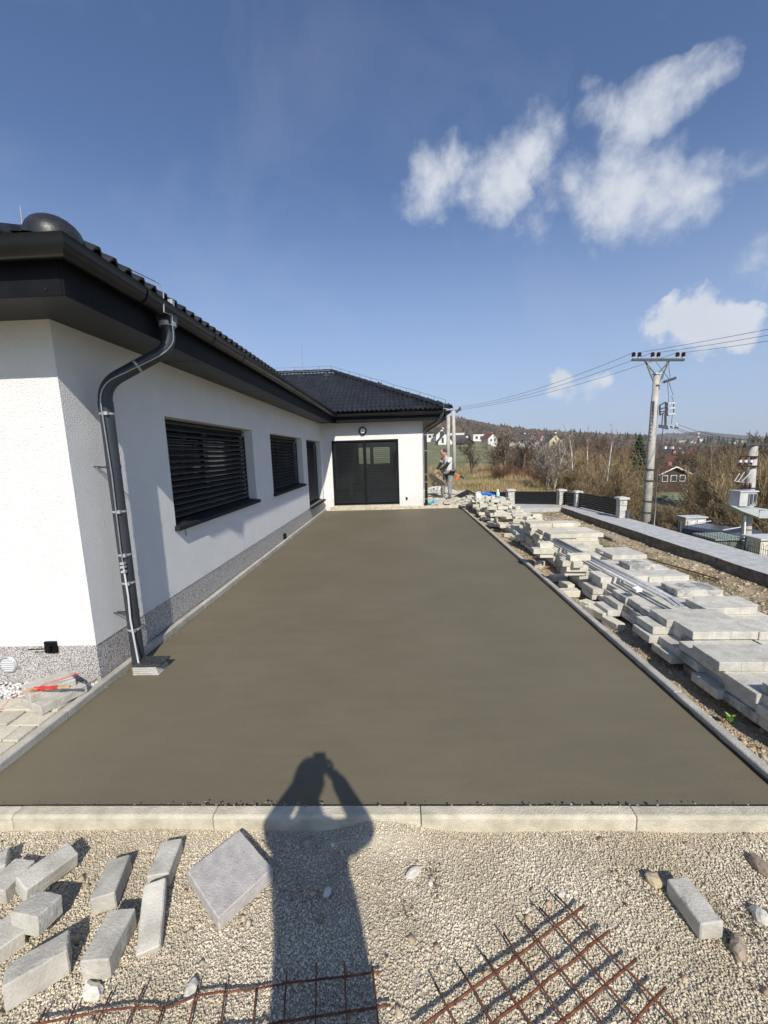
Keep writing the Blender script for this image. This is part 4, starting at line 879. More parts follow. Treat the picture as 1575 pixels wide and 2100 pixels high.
# steel pipes laid on the stacks
GP='galvanised pipes lying on the slab stacks'
for i_,(dx,dy,dz,l0,lab,cl) in enumerate(((0,0,0,0,'thick grey pipe, yard-side one of the bundle, with flattened end',m_steel),(-.055,0,.0,.0,'grey pipe second in the bundle with flattened end',m_steel),(-.115,0,0,.32,'grey pipe with hook bent at its near end, slab-side of the bundle',m_lgrey),(.05,.1,-.01,.1,'thin grey pipe at the yard side of the bundle',m_steel),(-.03,0,.035,.5,'pipe lying on top of the others in the bundle',m_steel))):
    a=onz(1392,1234,.235); b_=onz(1128,1101,.235); d=(b_-a).normalized(); s=a+Vector((dx,dy,dz))+d*(.1+l0); e=b_+Vector((dx,dy,dz)); r=(.019,.017,.016,.011,.013)[i_]
    t=thing('steel_pipe',lab,'pipe',group=GP); MB().tube([s,e],r,10).obj('pipe_tube',cl,t,smooth=True)
    if i_<2: mb=MB(); q=s-d*.14; mb.v=[tuple(s+Vector((-r,0,r*.6))),tuple(s+Vector((r,0,r*.6))),tuple(q+Vector((r*.9,0,-.018))),tuple(q+Vector((-r*.9,0,-.018))),tuple(s+Vector((-r,0,-r*.6))),tuple(s+Vector((r,0,-r*.6))),tuple(q+Vector((r*.9,0,-.026))),tuple(q+Vector((-r*.9,0,-.026)))]; mb.f=[(0,1,2,3),(4,7,6,5),(0,4,5,1),(1,5,6,2),(2,6,7,3),(3,7,4,0)]; mb.obj('flat_end',cl,t)
    if i_==2: MB().tube([tuple(s),tuple(s-d*.05),tuple(s-d*.05+Vector((-.03,-.03,-.01))),tuple(s-d*.0+Vector((-.05,-.05,-.02)))],.008,6).obj('hook_end',cl,t)
p=onz(1305,1212,.22); o=MB().box((-.035,-.03,0),(.045,.03,.035)).obj('paper_tag',m_whitep,loc=p,rot=(.2,0,.3),bevel=.004); tag(o,'small white label lying beside the pipes on a slab','label')
# two slabs with red cord at the house corner
laid('paving_slab','thick pale slab lying on the path, lower of two beside the house corner','paving slab',(62,1441),(157,1396),.065,.065,.26,.062,0,mat=m_block,seed=31)
laid('paving_slab','pale slab tilted on the lower slab against the house corner','paving slab',(52,1415),(146,1383),.135,.12,.20,.062,.06,mat=m_block,seed=32)
rc=thing('cord_winder','red builder\'s cord wound on a wooden stick lying on two slabs','cord',onz(90,1414,.15))
MB().box((-.11,-.009,0),(.17,.009,.012)).obj('stick',m_wood,rc,rot=(0,0,.14))
mb=MB(); pts=[]
for k in range(240): t=k/240; a=k*.9; pts.append((-.03+.12*t+.006*math.sin(k*1.7),.013*math.cos(a)*(1+.25*math.sin(t*9)),.008+.012*math.sin(a)))
mb.tube(pts,.0016,4); mb.obj('cord_winding',m_red,rc,rot=(0,0,.14))
mb=MB(); pts=[]
for k in range(60): t=k/60; pts.append((-.05-.05*math.sin(t*25)*(.4+.6*t),.028*math.cos(t*21),.004+.01*math.sin(t*11)**2))
mb.tube(pts,.002,4)
mb.tube([(-.02,.0,.02),(-.0,.06,.012),(.05,.13,.008),(.10,.19,.006)],.002,4); mb.tube([(-.03,.0,.02),(-.03,.07,.012),(.04,.13,.008),(.10,.20,.006)],.002,4); mb.tube([(-.1,0,0),(-.2,-.05,-.03),(-.3,-.02,-.13),(-.5,-.04,-.14)],.002,4); mb.obj('loose_cord',m_red,rc)
# weed by the kerb
w=thing('weed','small bright green weed growing between kerb and slab stack','weed',(onz(1497,1482,-.12)))
ml=pm('weed_leaf',(.16,.30,.03),(.24,.40,.06),20,.7)
for k in range(16):
    a=k*2.4; l=.02+.018*random.random(); mb=MB(); mb.v=[(0,0,0),(l*.5,-.35*l,.3*l+.01),(l,0,.55*l+.01),(l*.5,.35*l,.3*l+.01)]; mb.f=[(0,1,2,3)]; mb.obj('leaf',ml,w,rot=(0,0,a),loc=(0,0,.004*k*.6))
# ---------------------------------------------------------------- fence foundation strip, pillars, panels
b=MB(); n=44; V=[];F=[]
for i_ in range(n+1):
    y=-3+14.6*i_/n; j=.03*noise.noise(Vector((y*1.7,3,1)))+.015*noise.noise(Vector((y*6,3,1)))
    V+=[(4.78+j,y,.0),(5.50+j*.5,y,.0),(4.76+j*1.6,y,-.34),(5.50,y,-1.2)]
for i_ in range(n): a=i_*4; F+=[(a,a+1,a+5,a+4)]
strip=kerb('fence_foundation'); m=MB(); m.v=V; m.f=F; m.obj('foundation_top',m_strip,strip)
m=MB(); m.v=V; m.f=[(i_*4,i_*4+4,i_*4+6,i_*4+2) for i_ in range(n)]+[(i_*4+1,i_*4+3,i_*4+7,i_*4+5) for i_ in range(n)]; m.obj('foundation_side',m_stripside,strip)
MB().box((2.7,11.62,-.6),(5.5,12.75,.0)).obj('foundation_top',m_strip,strip)
m_pill=pm('rough_cast_pillar',(.36,.355,.33),(.62,.60,.54),14,.95,bump=1,bscale=40,c3=(.50,.49,.44))
m_cap=pm('pillar_cap_concrete',(.50,.49,.45),(.60,.58,.53),9,.9,bump=.3)
def pillar(x,y,w,h,label,rz=0):
    t=thing('fence_pillar',label,'pillar',(x,y,0),rz,'concrete pillars of the garden fence')
    for k in range(3): MB().box((-w/2+.003*(k%2),-w/2,h/3*k+.002),(w/2-.003*(k%2),w/2,h/3*(k+1)-.002)).obj('pillar_block',m_pill,t,bevel=.006)
    m=MB(); e=.035; m.v=[(-w/2-e,-w/2-e,h),(w/2+e,-w/2-e,h),(w/2+e,w/2+e,h),(-w/2-e,w/2+e,h),(-w/2-e,-w/2-e,h+.045),(w/2+e,-w/2-e,h+.045),(w/2+e,w/2+e,h+.045),(-w/2-e,w/2+e,h+.045),(0,0,h+.07)]
    m.f=[(0,3,2,1),(0,1,5,4),(1,2,6,5),(2,3,7,6),(3,0,4,7),(4,5,8),(5,6,8),(6,7,8),(7,4,8)]; m.obj('pillar_cap',m_cap,t)
pillar(5.38,9.62,.17,.45,'end pillar of the fence with a dark box on its side, nearest to the camera')
MB().box((.06,-.135,.0),(.13,-.101,.2)).obj('meter_box',m_dgrey,[o for o in bpy.data.objects if o.name.startswith('fence_pillar')][-1])
pillar(5.20,11.55,.15,.42,'fence pillar right of the corner, between short and long panel')
pillar(4.98,12.15,.17,.42,'corner pillar of the fence where the two fence lines meet')
pillar(3.58,12.6,.20,.42,'white dusty fence pillar beside the blue tarpaulin')
def panel(a,b_,z0,z1,label,ns=8,gap=.012):
    a=Vector((*a,0)); b_=Vector((*b_,0)); d=b_-a; L_=d.length; t=thing('fence_panel',label,'fence panel',a,math.atan2(d.y,d.x),'black slatted fence panels'); h=(z1-z0)/ns
    for k in range(ns): m=MB(); z=z0+k*h; m.v=[(0,-.012,z),(L_,-.012,z),(L_,-.018,z+h-gap),(0,-.018,z+h-gap),(0,.012,z+.01),(L_,.012,z+.01),(L_,.0,z+h-gap+.012),(0,.0,z+h-gap+.012)]; m.f=[(0,1,2,3),(4,7,6,5),(3,2,6,7),(0,4,5,1)]; m.obj('fence_slat',m_anth,t)
    for x in (0.0,L_-.03): MB().box((x,-.025,z0-.01),(x+.03,.02,z1+.005)).obj('panel_post',m_anth,t)
panel((5.36,9.74),(5.21,11.44),.02,.43,'long black slatted panel right of the corner, between two pillars',ns=7)
panel((5.17,11.66),(5.02,12.03),.02,.39,'short black slatted panel just right of the corner pillar',ns=6)
panel((3.72,12.58),(4.86,12.18),.01,.40,'wide black slatted panel left of the corner pillar',ns=6)
panel((2.85,12.9),(3.45,12.66),.01,.38,'black slatted panel behind the blue tarpaulin',ns=6)
# things near the corner of the strip
rock('broken red brick piece on the strip by the fence corner',(1165,1037),.07,pm('brick_red',(.42,.16,.09),(.55,.28,.18),9,.9),zz=.0,seed=41,sq=(1.4,.8,.5))
P=np.array([(random.uniform(4.4,5.05),random.uniform(11.6,11.95),.005) for _ in range(220)]); stones('strip_rubble',P,rng.uniform(.01,.035,len(P)),m_ystone)
# ---------------------------------------------------------------- things at the far end of the terrace
def clothmesh(nx,ny,f,mat,name):
    V=[f(i_/nx,j/ny) for i_ in range(nx+1) for j in range(ny+1)]; F=[(i_*(ny+1)+j,(i_+1)*(ny+1)+j,(i_+1)*(ny+1)+j+1,i_*(ny+1)+j+1) for i_ in range(nx) for j in range(ny)]
    m=MB(); m.v=V; m.f=F; return m.mesh(name,mat,True)
p=onz(1010,1017,.30)
tp=link('tarpaulin',clothmesh(22,16,lambda u,v:((u-.5)*.80+.05*math.sin(v*9),(v-.5)*.5,.16*math.exp(-((u-.36)/.26)**2)*(1-.6*abs(v-.5))+.05*noise.noise(Vector((u*7,v*3,1)))-.10*u*u),m_blue,'tarpaulin'),loc=(p.x,p.y,.27),rot=(0,0,-.1)); tag(tp,'crumpled blue tarpaulin thrown over the far block heap','tarpaulin')
ca=thing('canister','white plastic canister standing on the block heap, left of the tarpaulin','canister',(onz(981,1025,.28)))
MB().box((-.085,-.06,0),(.085,.06,.19)).obj('canister_body',m_whitep,ca,bevel=.03); MB().tube([(-.05,0,.185),(-.05,0,.225),(.04,0,.225),(.04,0,.185)],.012,8).obj('canister_handle',m_whitep,ca); MB().lathe([(.025,.19),(.025,.215)],12).obj('canister_cap',m_cyan,ca,loc=(.055,0,0))
bt=thing('spray_bottle','small pale green bottle standing right of the blue tarpaulin','bottle',(onz(1021,1018,.30)))
MB().lathe([(.05,0),(.055,.03),(.053,.12),(.02,.16),(.02,.18)],14).obj('bottle_body',pm('pale_green_plastic',(.5,.72,.62),None,3,.3),bt,smooth=True); MB().box((-.03,-.012,.18),(.02,.012,.215)).obj('spray_head',m_whitep,bt)
q=onz(884,1031,0.03); 
cp=thing('trowel_set','cyan plastic tub and lid lying on the patio beside the far downpipe','tub',(q.x,q.y,.012))
MB().lathe([(.02,0),(.10,0),(.11,.05),(.085,.055),(.08,.02)],16).obj('tub',m_cyan,cp,loc=(-.06,0,0)); MB().box((-.08,-.05,0),(.10,.06,.075)).obj('lid_block',m_cyan,cp,loc=(.13,.08,0),rot=(.1,.2,.4),bevel=.012)
# black foil heap over gravel behind the worker, stones heaped beyond it
p=onz(945,1010,.0)
o=link('black_foil',clothmesh(18,14,lambda u,v:((u-.5)*1.25,(v-.5)*1.0,.34*max(0,1-abs(u-.42)*2.0)*(1-.75*(v-.5)**2)+.04*noise.noise(Vector((u*5,v*5,2)))),m_black,'black_foil'),loc=(p.x+.08,14.7,-.06)); tag(o,'black foil covering a small heap behind the far end of the terrace','foil')
P=[]
for k in range(1500):
    x=random.gauss(.0,.75); y=random.gauss(0,.35); z=.30*math.exp(-(x/.8)**2-(y/.5)**2); P.append((1.75+x,17.6+y,z-.12+.2*0))
tag(stones('stone_heap',np.array(P),rng.uniform(.02,.06,len(P)),m_white),'low heap of pale stones on the meadow edge behind the worker','stone heap'); 
P=[]
for k in range(700): x=random.uniform(2.3,3.9); P.append((x,random.gauss(13.6,.18),-.02+.07*random.random()))
stones('rubble_band',np.array(P),rng.uniform(.02,.05,len(P)),m_white)
pv=onz(924,1012,0); o=MB().tube([(2.03,15.9,-.1),(2.03,15.9,.33)],.05,10).obj('marker_tube',m_whitep); tag(o,'short white plastic tube sticking up behind the worker','tube')
# ---------------------------------------------------------------- power poles
def beam(mb,a,b_,w,h=None):
    a=Vector(a); b_=Vector(b_); h=h or w; u=(b_-a).normalized(); x=u.cross(Vector((0,0,1))); x=x.normalized() if x.length>.01 else Vector((1,0,0)); z=x.cross(u); k=len(mb.v)
    for p in (a,b_): mb.v+=[tuple(p+x*w/2*i+z*h/2*j) for i,j in ((-1,-1),(1,-1),(1,1),(-1,1))]
    mb.f+=[tuple(k+i for i in q) for q in ((0,3,2,1),(4,5,6,7),(0,1,5,4),(1,2,6,5),(2,3,7,6),(3,0,4,7))]; return mb
def tpart(t,name,mb,mat,parent=None,**k):
    base=t.location+(parent.location if parent else Vector()); mb.v=[tuple(Vector(v)-base) for v in mb.v]; return mb.obj(name,mat,parent or t,**k)
YA=18.0; Q=lambda x,y,dy=0: ony(x,y,YA)+Vector((0,dy,0))
base=Q(1325,1078); base.z=ground(base.x,base.y)
pa=thing('power_pole','tall concrete power pole with six insulators, ladder and switch frame','power pole',base)
topp=Q(1347,770); tpart(pa,'pole_shaft',MB().tube([base+Vector((-.06,0,-.3)),(base+topp)/2+Vector((-.02,0,0)),topp],[.20,.165,.125],14),m_pole,smooth=True)
ca_,cb_=Q(1296,738),Q(1403,738); tpart(pa,'crossarm',beam(MB(),ca_,cb_,.09,.10),m_dgrey)
for a,b_ in (((1322,741),(1343,766)),((1372,741),(1350,766)),((1324,741),(1340,782)),((1372,741),(1352,785))): tpart(pa,'brace',beam(MB(),Q(*a),Q(*b_),.045),m_green)
tpart(pa,'pole_cap',beam(MB(),Q(1341,767),Q(1353,767),.26,.06),m_lgrey)
insp=[]
for x in (1299,1311,1338,1350,1389,1401):
    c=Q(x,734); insp.append(c+Vector((0,0,.22))); mb=MB(); mb.lathe([(.035,0),(.035,.06)],8,Matrix.Translation(c)); ins=tpart(pa,'insulator_foot',mb,m_whitep)
    mb=MB(); mb.lathe([(.05,.05),(.085,.07),(.06,.10),(.085,.12),(.06,.15),(.085,.17),(.06,.20),(.05,.23)],10,Matrix.Translation(c)); tpart(pa,'insulator',mb,m_ins)
# street lamp head
lp=tpart(pa,'lamp_arm',beam(MB(),Q(1343,790,-.15),Q(1355,784,-.3),.05),m_lgrey); mb=MB(); beam(mb,Q(1352,786,-.3),Q(1371,779,-.45),.18,.10); tpart(pa,'lamp_head',mb,m_dgrey)
# ladder on the left side
mb=MB(); beam(mb,Q(1327,905,-.1),Q(1333,823,-.1),.035); beam(mb,Q(1334,905,-.1),Q(1338,823,-.1),.035); lad=tpart(pa,'ladder',mb,m_dgrey)
for k in range(11): t=k/10; mb=MB(); beam(mb,Q(1327+6*t,903-78*t,-.1),Q(1334+4*t,903-78*t,-.1),.025); tpart(pa,'rung',mb,m_dgrey)
# switch frame
mb=MB()
for a,b_,w in (((1347,832),(1359,826),.05),((1347,852),(1359,846),.05),((1347,832),(1347,852),.05),((1359,826),(1359,878),.05),((1362,829),(1376,827),.07),((1362,839),(1376,838),.07),((1362,852),(1375,850),.07),((1362,829),(1362,851),.03),((1375,828),(1375,850),.03),((1347,840),(1362,836),.05),((1347,846),(1362,843),.05)): beam(mb,Q(*a,-.2),Q(*b_,-.2),w)
tpart(pa,'switch_frame',mb,m_dgrey)
mb=MB()
for y in (829,839,851): beam(mb,Q(1362,y,-.23),Q(1376,y-1.5,-.23),.075)
tpart(pa,'switch_insulator',mb,m_lgrey)
mb=MB()
for a,b_,w in (((1345,873),(1384,878),.06),((1345,876),(1364,880),.06),((1357,850),(1357,873),.03),((1353,850),(1351,872),.03)): beam(mb,Q(*a,-.2),Q(*b_,-.2),w)
tpart(pa,'lower_bracket',mb,m_dgrey)
for x,y in ((1364,879),(1373,880),(1381,875)): mb=MB(); mb.lathe([(.03,0),(.05,.05),(.03,.12)],8,Matrix.Translation(Q(x,y,-.2))); tpart(pa,'insulator',mb,m_whitep)
mb=MB(); mb.tube([Q(1352,880,-.25),Q(1341,960,-.25),Q(1336,1040,-.25),Q(1331,1078,-.3)],.016,6); tpart(pa,'cable',mb,m_dgrey); mb=MB(); mb.tube([Q(1342,962,-.2),Q(1334,1078,-.24)],.026,6); tpart(pa,'cable_duct',mb,m_pole)
mb=MB(); mb.tube([Q(1327,1066,-.3),Q(1325,1085,-.3)],.055,6); tpart(pa,'duct_foot',mb,m_black)
for y in (962,1027,985,1050): mb=MB(); c=Q(1325+(1078-y)*.07,y); mb.tube([c+Vector((0,0,-.02)),c+Vector((0,0,.02))],.235,12); tpart(pa,'pole_band',mb,m_dgrey)
mb=MB()
for a,b_ in (((1365,742),(1352,780)),((1368,745),(1368,783)),((1368,783),(1374,812)),((1366,783),(1365,826)),((1374,812),(1376,830)),((1376,850),(1370,870)),((1340,740),(1368,783))): mb.tube([Q(*a,-.1),Q(*b_,-.2)],.010,4)
tpart(pa,'jumper_wire',mb,m_dgrey)
# transformer pole
YB=13.0; B_=lambda x,y,dy=0: ony(x,y,YB)+Vector((0,dy,0))
bb=B_(1525,1142); bb.z=ground(bb.x,bb.y)
pb=thing('transformer_pole','thick concrete pole carrying a light grey transformer on a bracket','power pole',bb)
tpart(pb,'pole_shaft',MB().tube([bb+Vector((-.02,0,-.3)),B_(1526,1135),B_(1546,912)],[.155,.145,.11],16),m_pole,smooth=True)
tpart(pb,'platform',(lambda m:(beam(m,B_(1483,1036,-.25),B_(1545,1041,-.25),.5,.04),beam(m,B_(1528,1050,-.25),B_(1548,1050,-.25),.52,.24),m)[-1])(MB()),m_lblue)
mb=MB(); q=[B_(1470,1032,-.5),B_(1528,1040,-.5),B_(1528,1056,-.5),B_(1495,1044,-.5)]; mb.poly(q); mb.poly([v+Vector((0,.5,0)) for v in q]); mb.poly([q[0],q[3],q[3]+Vector((0,.5,0)),q[0]+Vector((0,.5,0))]); mb.poly([q[3],q[2],q[2]+Vector((0,.5,0)),q[3]+Vector((0,.5,0))]); tpart(pb,'platform_bracket',mb,m_lblue)
p0=B_(1486,1033,-.45); mb=MB(); mb.box((p0.x,YB-.55,p0.z-.02),(p0.x+.50,YB-.15,p0.z+.42)); tf=tpart(pb,'transformer_tank',mb,m_lgrey,bevel=.01)
mb=MB(); mb.box((p0.x-.03,YB-.58,p0.z+.42),(p0.x+.53,YB-.12,p0.z+.46)); tpart(pb,'transformer_lid',mb,m_lgrey)
for k in range(5): mb=MB(); mb.box((p0.x+.25+k*.05,YB-.60,p0.z+.04),(p0.x+.265+k*.05,YB-.55,p0.z+.38)); tpart(pb,'cooling_fin',mb,m_lgrey)
mb=MB(); mb.box((p0.x+.26,YB-.62,p0.z+.05),(p0.x+.33,YB-.605,p0.z+.36)); mb.box((p0.x+.38,YB-.62,p0.z+.12),(p0.x+.44,YB-.605,p0.z+.36)); tpart(pb,'vent_panel',mb,m_dgrey)
for k in range(3):
    mb=MB(); mb.lathe([(.03,0),(.05,.03),(.03,.05),(.05,.08),(.03,.10),(.045,.13),(.02,.2)],8,Matrix.Translation(Vector((p0.x+.17+k*.11,YB-.4,p0.z+.49)))); tpart(pb,'bushing',mb,m_ins)
mb=MB()
for a,b_ in (((1487,985),(1500,970)),((1494,987),(1510,967)),((1502,986),(1528,962)),((1487,985),(1510,988))): mb.tube([B_(*a,-.35),B_(*b_,-.3)],.012,5)
tpart(pb,'bare_conductor',mb,m_lgrey)
mb=MB(); beam(mb,B_(1510,936,-.15),B_(1547,937,-.15),.05); beam(mb,B_(1506,955,-.15),B_(1546,956,-.15),.05); tpart(pb,'fuse_rack',mb,m_ins)
for x in (1509,1520,1531): mb=MB(); c=B_(x,954,-.15); mb.lathe([(.03,.02),(.035,.24)],8,Matrix.Translation(c)); tpart(pb,'fuse',mb,m_ins); mb=MB(); mb.lathe([(.042,.09),(.042,.17)],8,Matrix.Translation(c)); tpart(pb,'fuse_body',mb,m_whitep)
mb=MB(); beam(mb,B_(1522,911,-.1),B_(1600,912,-.1),.07); tpart(pb,'crossarm',mb,m_dgrey)
for x,y in ((1501,911),(1516,908)): mb=MB(); mb.lathe([(.015,0),(.024,.03),(.015,.06)],8,Matrix.Translation(B_(x,y,-.1))); tpart(pb,'insulator',mb,m_lgrey)
mb=MB(); mb.tube([B_(1517,1056,-.2),B_(1513,1142,-.2)],.035,6); tpart(pb,'cable_duct',mb,m_whitep)
for y in (1000,1030,1085,1110): c=B_(1527+(1142-y)*.085,y); tpart(pb,'pole_band',MB().tube([c-Vector((0,0,.012)),c+Vector((0,0,.012))],.158,14),m_dgrey)
# wires (own things: hang between poles)
def wire(a,b_,label,sag=.3,r=.009,g='overhead power lines'):
    a=Vector(a); b_=Vector(b_); pts=[a.lerp(b_,k/14)-Vector((0,0,sag*4*(k/14)*(1-k/14))) for k in range(15)]
    o_=MB().tube(pts,r,4).obj('power_line',m_dgrey); return tag(o_,label,'power line',g)
YC=30.0; far=[ony(x,y,YC) for x,y in ((943,834),(940,838),(937,841))]
names=('uppermost','middle','lowest')
for k,i_ in enumerate((0,2,4)):
    wire(insp[i_],far[k],f'{names[k]} line running from the tall concrete pole towards the roof corner',.35)
    c=ony(1575,(668,680,692)[k],14.0); d=(c-insp[i_+1]); wire(insp[i_+1],insp[i_+1]+d*2.6,f'{names[k]} line leaving the tall concrete pole to the right edge',.12)
for k,(x,y) in enumerate(((1501,911),(1516,908),(1545,911))): wire(Q(*((1364,879),(1373,880),(1381,875))[k],-.2)+Vector((0,0,.1)),B_(x,y,-.1)+Vector((0,0,.1)),f'{("left","middle","right")[k]} one of the thin wires dropping to the transformer pole',.12,.008,'wires between the two concrete poles')
# old twin-leg pole behind the house corner
c0=ony(926,1000,YC); gb=ground(c0.x,c0.y); pc=thing('power_pole','old twin concrete pole rising behind the far downpipe','power pole',(c0.x,YC,gb))
zt=ony(926,842,YC).z
for dx,tl in ((-.25,0),(.22,0)): tpart(pc,'pole_leg',MB().tube([(c0.x+dx*1.1,YC,gb-.2),(c0.x+dx*.75,YC,zt)],[.15,.12],8),m_pole,smooth=True)
mb=MB(); beam(mb,ony(915,843,YC),ony(946,841,YC),.08); beam(mb,ony(921,852,YC),ony(937,862,YC),.07); tpart(pc,'crossarm',mb,m_dgrey)
for k in range(3): mb=MB(); mb.lathe([(.05,0),(.08,.05),(.05,.2)],6,Matrix.Translation(far[k]-Vector((0,0,.2)))); tpart(pc,'insulator',mb,m_ins)
# ---------------------------------------------------------------- kiosks, car, wire fence
def kiosk(px0,px1,py,Yk,dep,label,wall,roofm,doors,h=None):
    a=ony(px0,py,Yk); b_=ony(px1,py,Yk); z1=a.z; zb=ground(a.x,Yk)-.2; x0,x1=a.x,b_.x; t=thing('electric_kiosk',label,'kiosk',((x0+x1)/2,Yk,zb))
    tpart(t,'kiosk_body',MB().box((x0,Yk,zb),(x1,Yk+dep,z1)),wall); tpart(t,'kiosk_roof',MB().box((x0-.06,Yk-.06,z1),(x1+.06,Yk+dep+.06,z1+.05)),roofm)
    for (u0,u1,v0,v1) in doors:
        xa=x0+(x1-x0)*u0; xb=x0+(x1-x0)*u1; dd=tpart(t,'kiosk_door',MB().box((xa,Yk-.02,z1-v1),(xb,Yk-.001,z1-v0)),m_whitep if wall is m_beigek else wall,bevel=.004)
        tpart(t,'door_gap',MB().box((xa-.015,Yk-.008,z1-v1-.015),(xb+.015,Yk,z1-v0+.015)),m_dgrey)
    # render courses
    if wall is m_beigek:
        for k in range(6): tpart(t,'joint_line',MB().box((x0+.01,Yk-.004,z1-.85-k*.17),(x1-.01,Yk-.001,z1-.84-k*.17)),m_lgrey)
kiosk(1407,1448,1063,18.0,.5,'cream electricity kiosk with two white doors right of the tall pole',m_beigek,m_lgrey,[(.1,.46,.1,.6),(.58,.92,.08,.5)])
kiosk(1468,1522,1108,11.2,.75,'green grey transformer kiosk in front of the parked car',m_green,pm('green_grey_roof',(.24,.29,.25),(.30,.34,.30),3,.5),[(.05,.45,.06,.9),(.52,.95,.06,.9)])
kiosk(1534,1554,1114,11.4,.35,'white smooth kiosk right of the transformer pole',m_whitep,m_whitep,[(.08,.92,.06,1.0)])
kiosk(1561,1610,1108,10.6,.5,'cream kiosk with grey lid at the right edge of the photo',m_beigek,m_lgrey,[(.5,.9,.15,.7)])
# parked car: only its roof and rear window rise above the foundation strip
cx0=ony(1424,1087,14.5); gz_=0; car=thing('parked_car','dark blue estate car parked beyond the foundation strip, seen over its roof','car',(cx0.x,14.5,cx0.z-1.47),R_(-66))
prof=[(-.2,.30),(-.22,.75),(-.10,.98),(.0,1.02),(.25,1.40),(.6,1.47),(1.7,1.47),(2.5,1.36),(3.1,.98),(4.0,.86),(4.25,.62),(4.25,.30)]
V=[];F=[]; 
for s in (-1,1):
    for y,z in prof: V.append((s*(.86 if z<1.05 else .70 if z>1.3 else .8),y,z))
n=len(prof); F=[(i_,i_+1,n+i_+1,n+i_) for i_ in range(n-1)]+[tuple(reversed(range(n))),tuple(range(n,2*n))]
m=MB(); m.v=V; m.f=F; m.obj('car_body',m_navy,car,bevel=.05)
m=MB(); m.v=[(-.70,.012,1.05),(.70,.012,1.05),(.62,.235,1.37),(-.62,.235,1.37)]; m.v=[(x,y-.028,z+.012) for x,y,z in m.v]; m.f=[(0,1,2,3)]; m.obj('rear_window',m_win,car)
m=MB(); m.v=[(-.64,2.56,1.345),(.64,2.56,1.345),(.74,3.05,1.03),(-.74,3.05,1.03)]; m.v=[(x,y+.02,z+.015) for x,y,z in m.v]; m.f=[(0,1,2,3)]; m.obj('windscreen',m_win,car)
for s in (-1,1):
    m=MB(); m.v=[(s*.875,.35,1.05),(s*.875,2.9,1.05),(s*.735,2.45,1.36),(s*.735,.55,1.40)]; m.f=[(0,1,2,3)]; m.obj('side_window',m_win,car)
    m=MB(); m.tube([(s*.62,.5,1.52),(s*.62,2.1,1.52)],.02,6); m.obj('roof_rail',m_lgrey,car)
    for y in (.75,3.35): m=MB(); m.tube([(s*.72,y,.31),(s*.88,y,.31)],.31,14); wh=m.obj('wheel',m_tyre,car); MB().tube([(s*.885,y,.31),(s*.89,y,.31)],.18,12).obj('rim',m_steel,wh)
    MB().box((s*.78-.08,-.235,.72),(s*.78+.08,-.19,.95)).obj('tail_light',pm('red_lens',(.4,.02,.02),None,3,.2) if s<0 else MATS['red_lens'],car)
MB().box((.2,-.05,1.06),(.34,-.035,1.09)).obj('green_sticker',pm('green_sticker',(.05,.45,.25),None),car); MB().box((-.26,-.24,.55),(.26,-.225,.66)).obj('number_plate',m_whitep,car)
# second dark car roof bit
wf=thing('wire_fence','black welded wire fence with loop top behind the foundation strip at right','wire fence',(5.52,3.0,0))
for k in range(62):
    y=k*.075+.3; xx=.07+.012*y
    MB().tube([(xx,y,-.35),(xx,y,.12),(xx,y+.018,.15),(xx,y+.036,.12),(xx,y+.036,-.35)],.0032,4,cap=False).obj('fence_wire',m_black,wf)
for z in (-.02,.06): MB().tube([(.07,.2,z),(.13,5.0,z)],.0032,4).obj('fence_wire',m_black,wf)
for y in (2.6,3.4,4.9): MB().box((.06,y,-.5),(.10,y+.04,.2)).obj('fence_post',m_dgrey,wf)
p=ony(1551,1120,8.0)
# ---------------------------------------------------------------- trees
def branchy(name,seed,h,spread,levels,mat,trunk=.10,nb=(5,4,4,4),up_b=.5,fork=.22,thin=.008,multi=1,lean=.0,first=.2,sh=.62,bk=.55,wob=.13):
    rr=random.Random(seed); tk=MB(); tw=MB()
    def grow(p,d,l,r,lev):
        n=4 if lev<2 else 3 if lev<3 else 2; pts=[p]; q=p; dd=d
        for k in range(n):
            dd=(dd+Vector((rr.gauss(0,wob*(.3 if lev==0 and bk<.5 else 1)),rr.gauss(0,wob*(.3 if lev==0 and bk<.5 else 1)),rr.gauss(0,.08)+.05*up_b))).normalized(); q=q+dd*(l/n); pts.append(q)
        r1=max(thin*.7,r*.42); rs=[max(thin*.6,r+(r1-r)*k/n) for k in range(n+1)]
        (tk if lev<2 else tw).tube(pts,rs,(6,4,3,3,3)[min(lev,4)],cap=False)
        if lev>=levels: return
        c=nb[min(lev,len(nb)-1)]
        for k in range(c):
            t=first+(1-first)*(k+rr.random())/c if lev==0 else .15+.85*(k+rr.random())/c
            i_=min(n-1,int(t*n)); b_=pts[i_].lerp(pts[i_+1],t*n-i_)
            a=rr.uniform(0,2*math.pi); ax=dd.orthogonal().normalized(); ax=Matrix.Rotation(a,3,dd)@ax
            th=rr.uniform(.45,.95)*spread; nd=(dd*math.cos(th)+ax*math.sin(th)+Vector((0,0,up_b*.35))).normalized()
            grow(b_,nd,l*sh*rr.uniform(.7,1.15)*(1-.35*t),max(thin,r*(1-.6*t)*bk),lev+1)
    for k in range(multi):
        a=2*math.pi*k/max(1,multi)+rr.random(); d=Vector((math.cos(a)*.5*spread*(multi>1),math.sin(a)*.5*spread*(multi>1),1)).normalized() if multi>1 else Vector((lean,0,1)).normalized()
        grow(Vector((0,0,-.05)) if multi==1 else Vector((math.cos(a)*.1,math.sin(a)*.1,-.05)),d,h*(1 if multi==1 else .8*rr.uniform(.7,1.1)),trunk,0)
    return tk.mesh(name+'_trunk',mat[0]),tw.mesh(name+'_crown',mat[1])
MH={}
def _z(me):
    v=np.empty(len(me.vertices)*3); me.vertices.foreach_get('co',v); return v[2::3]
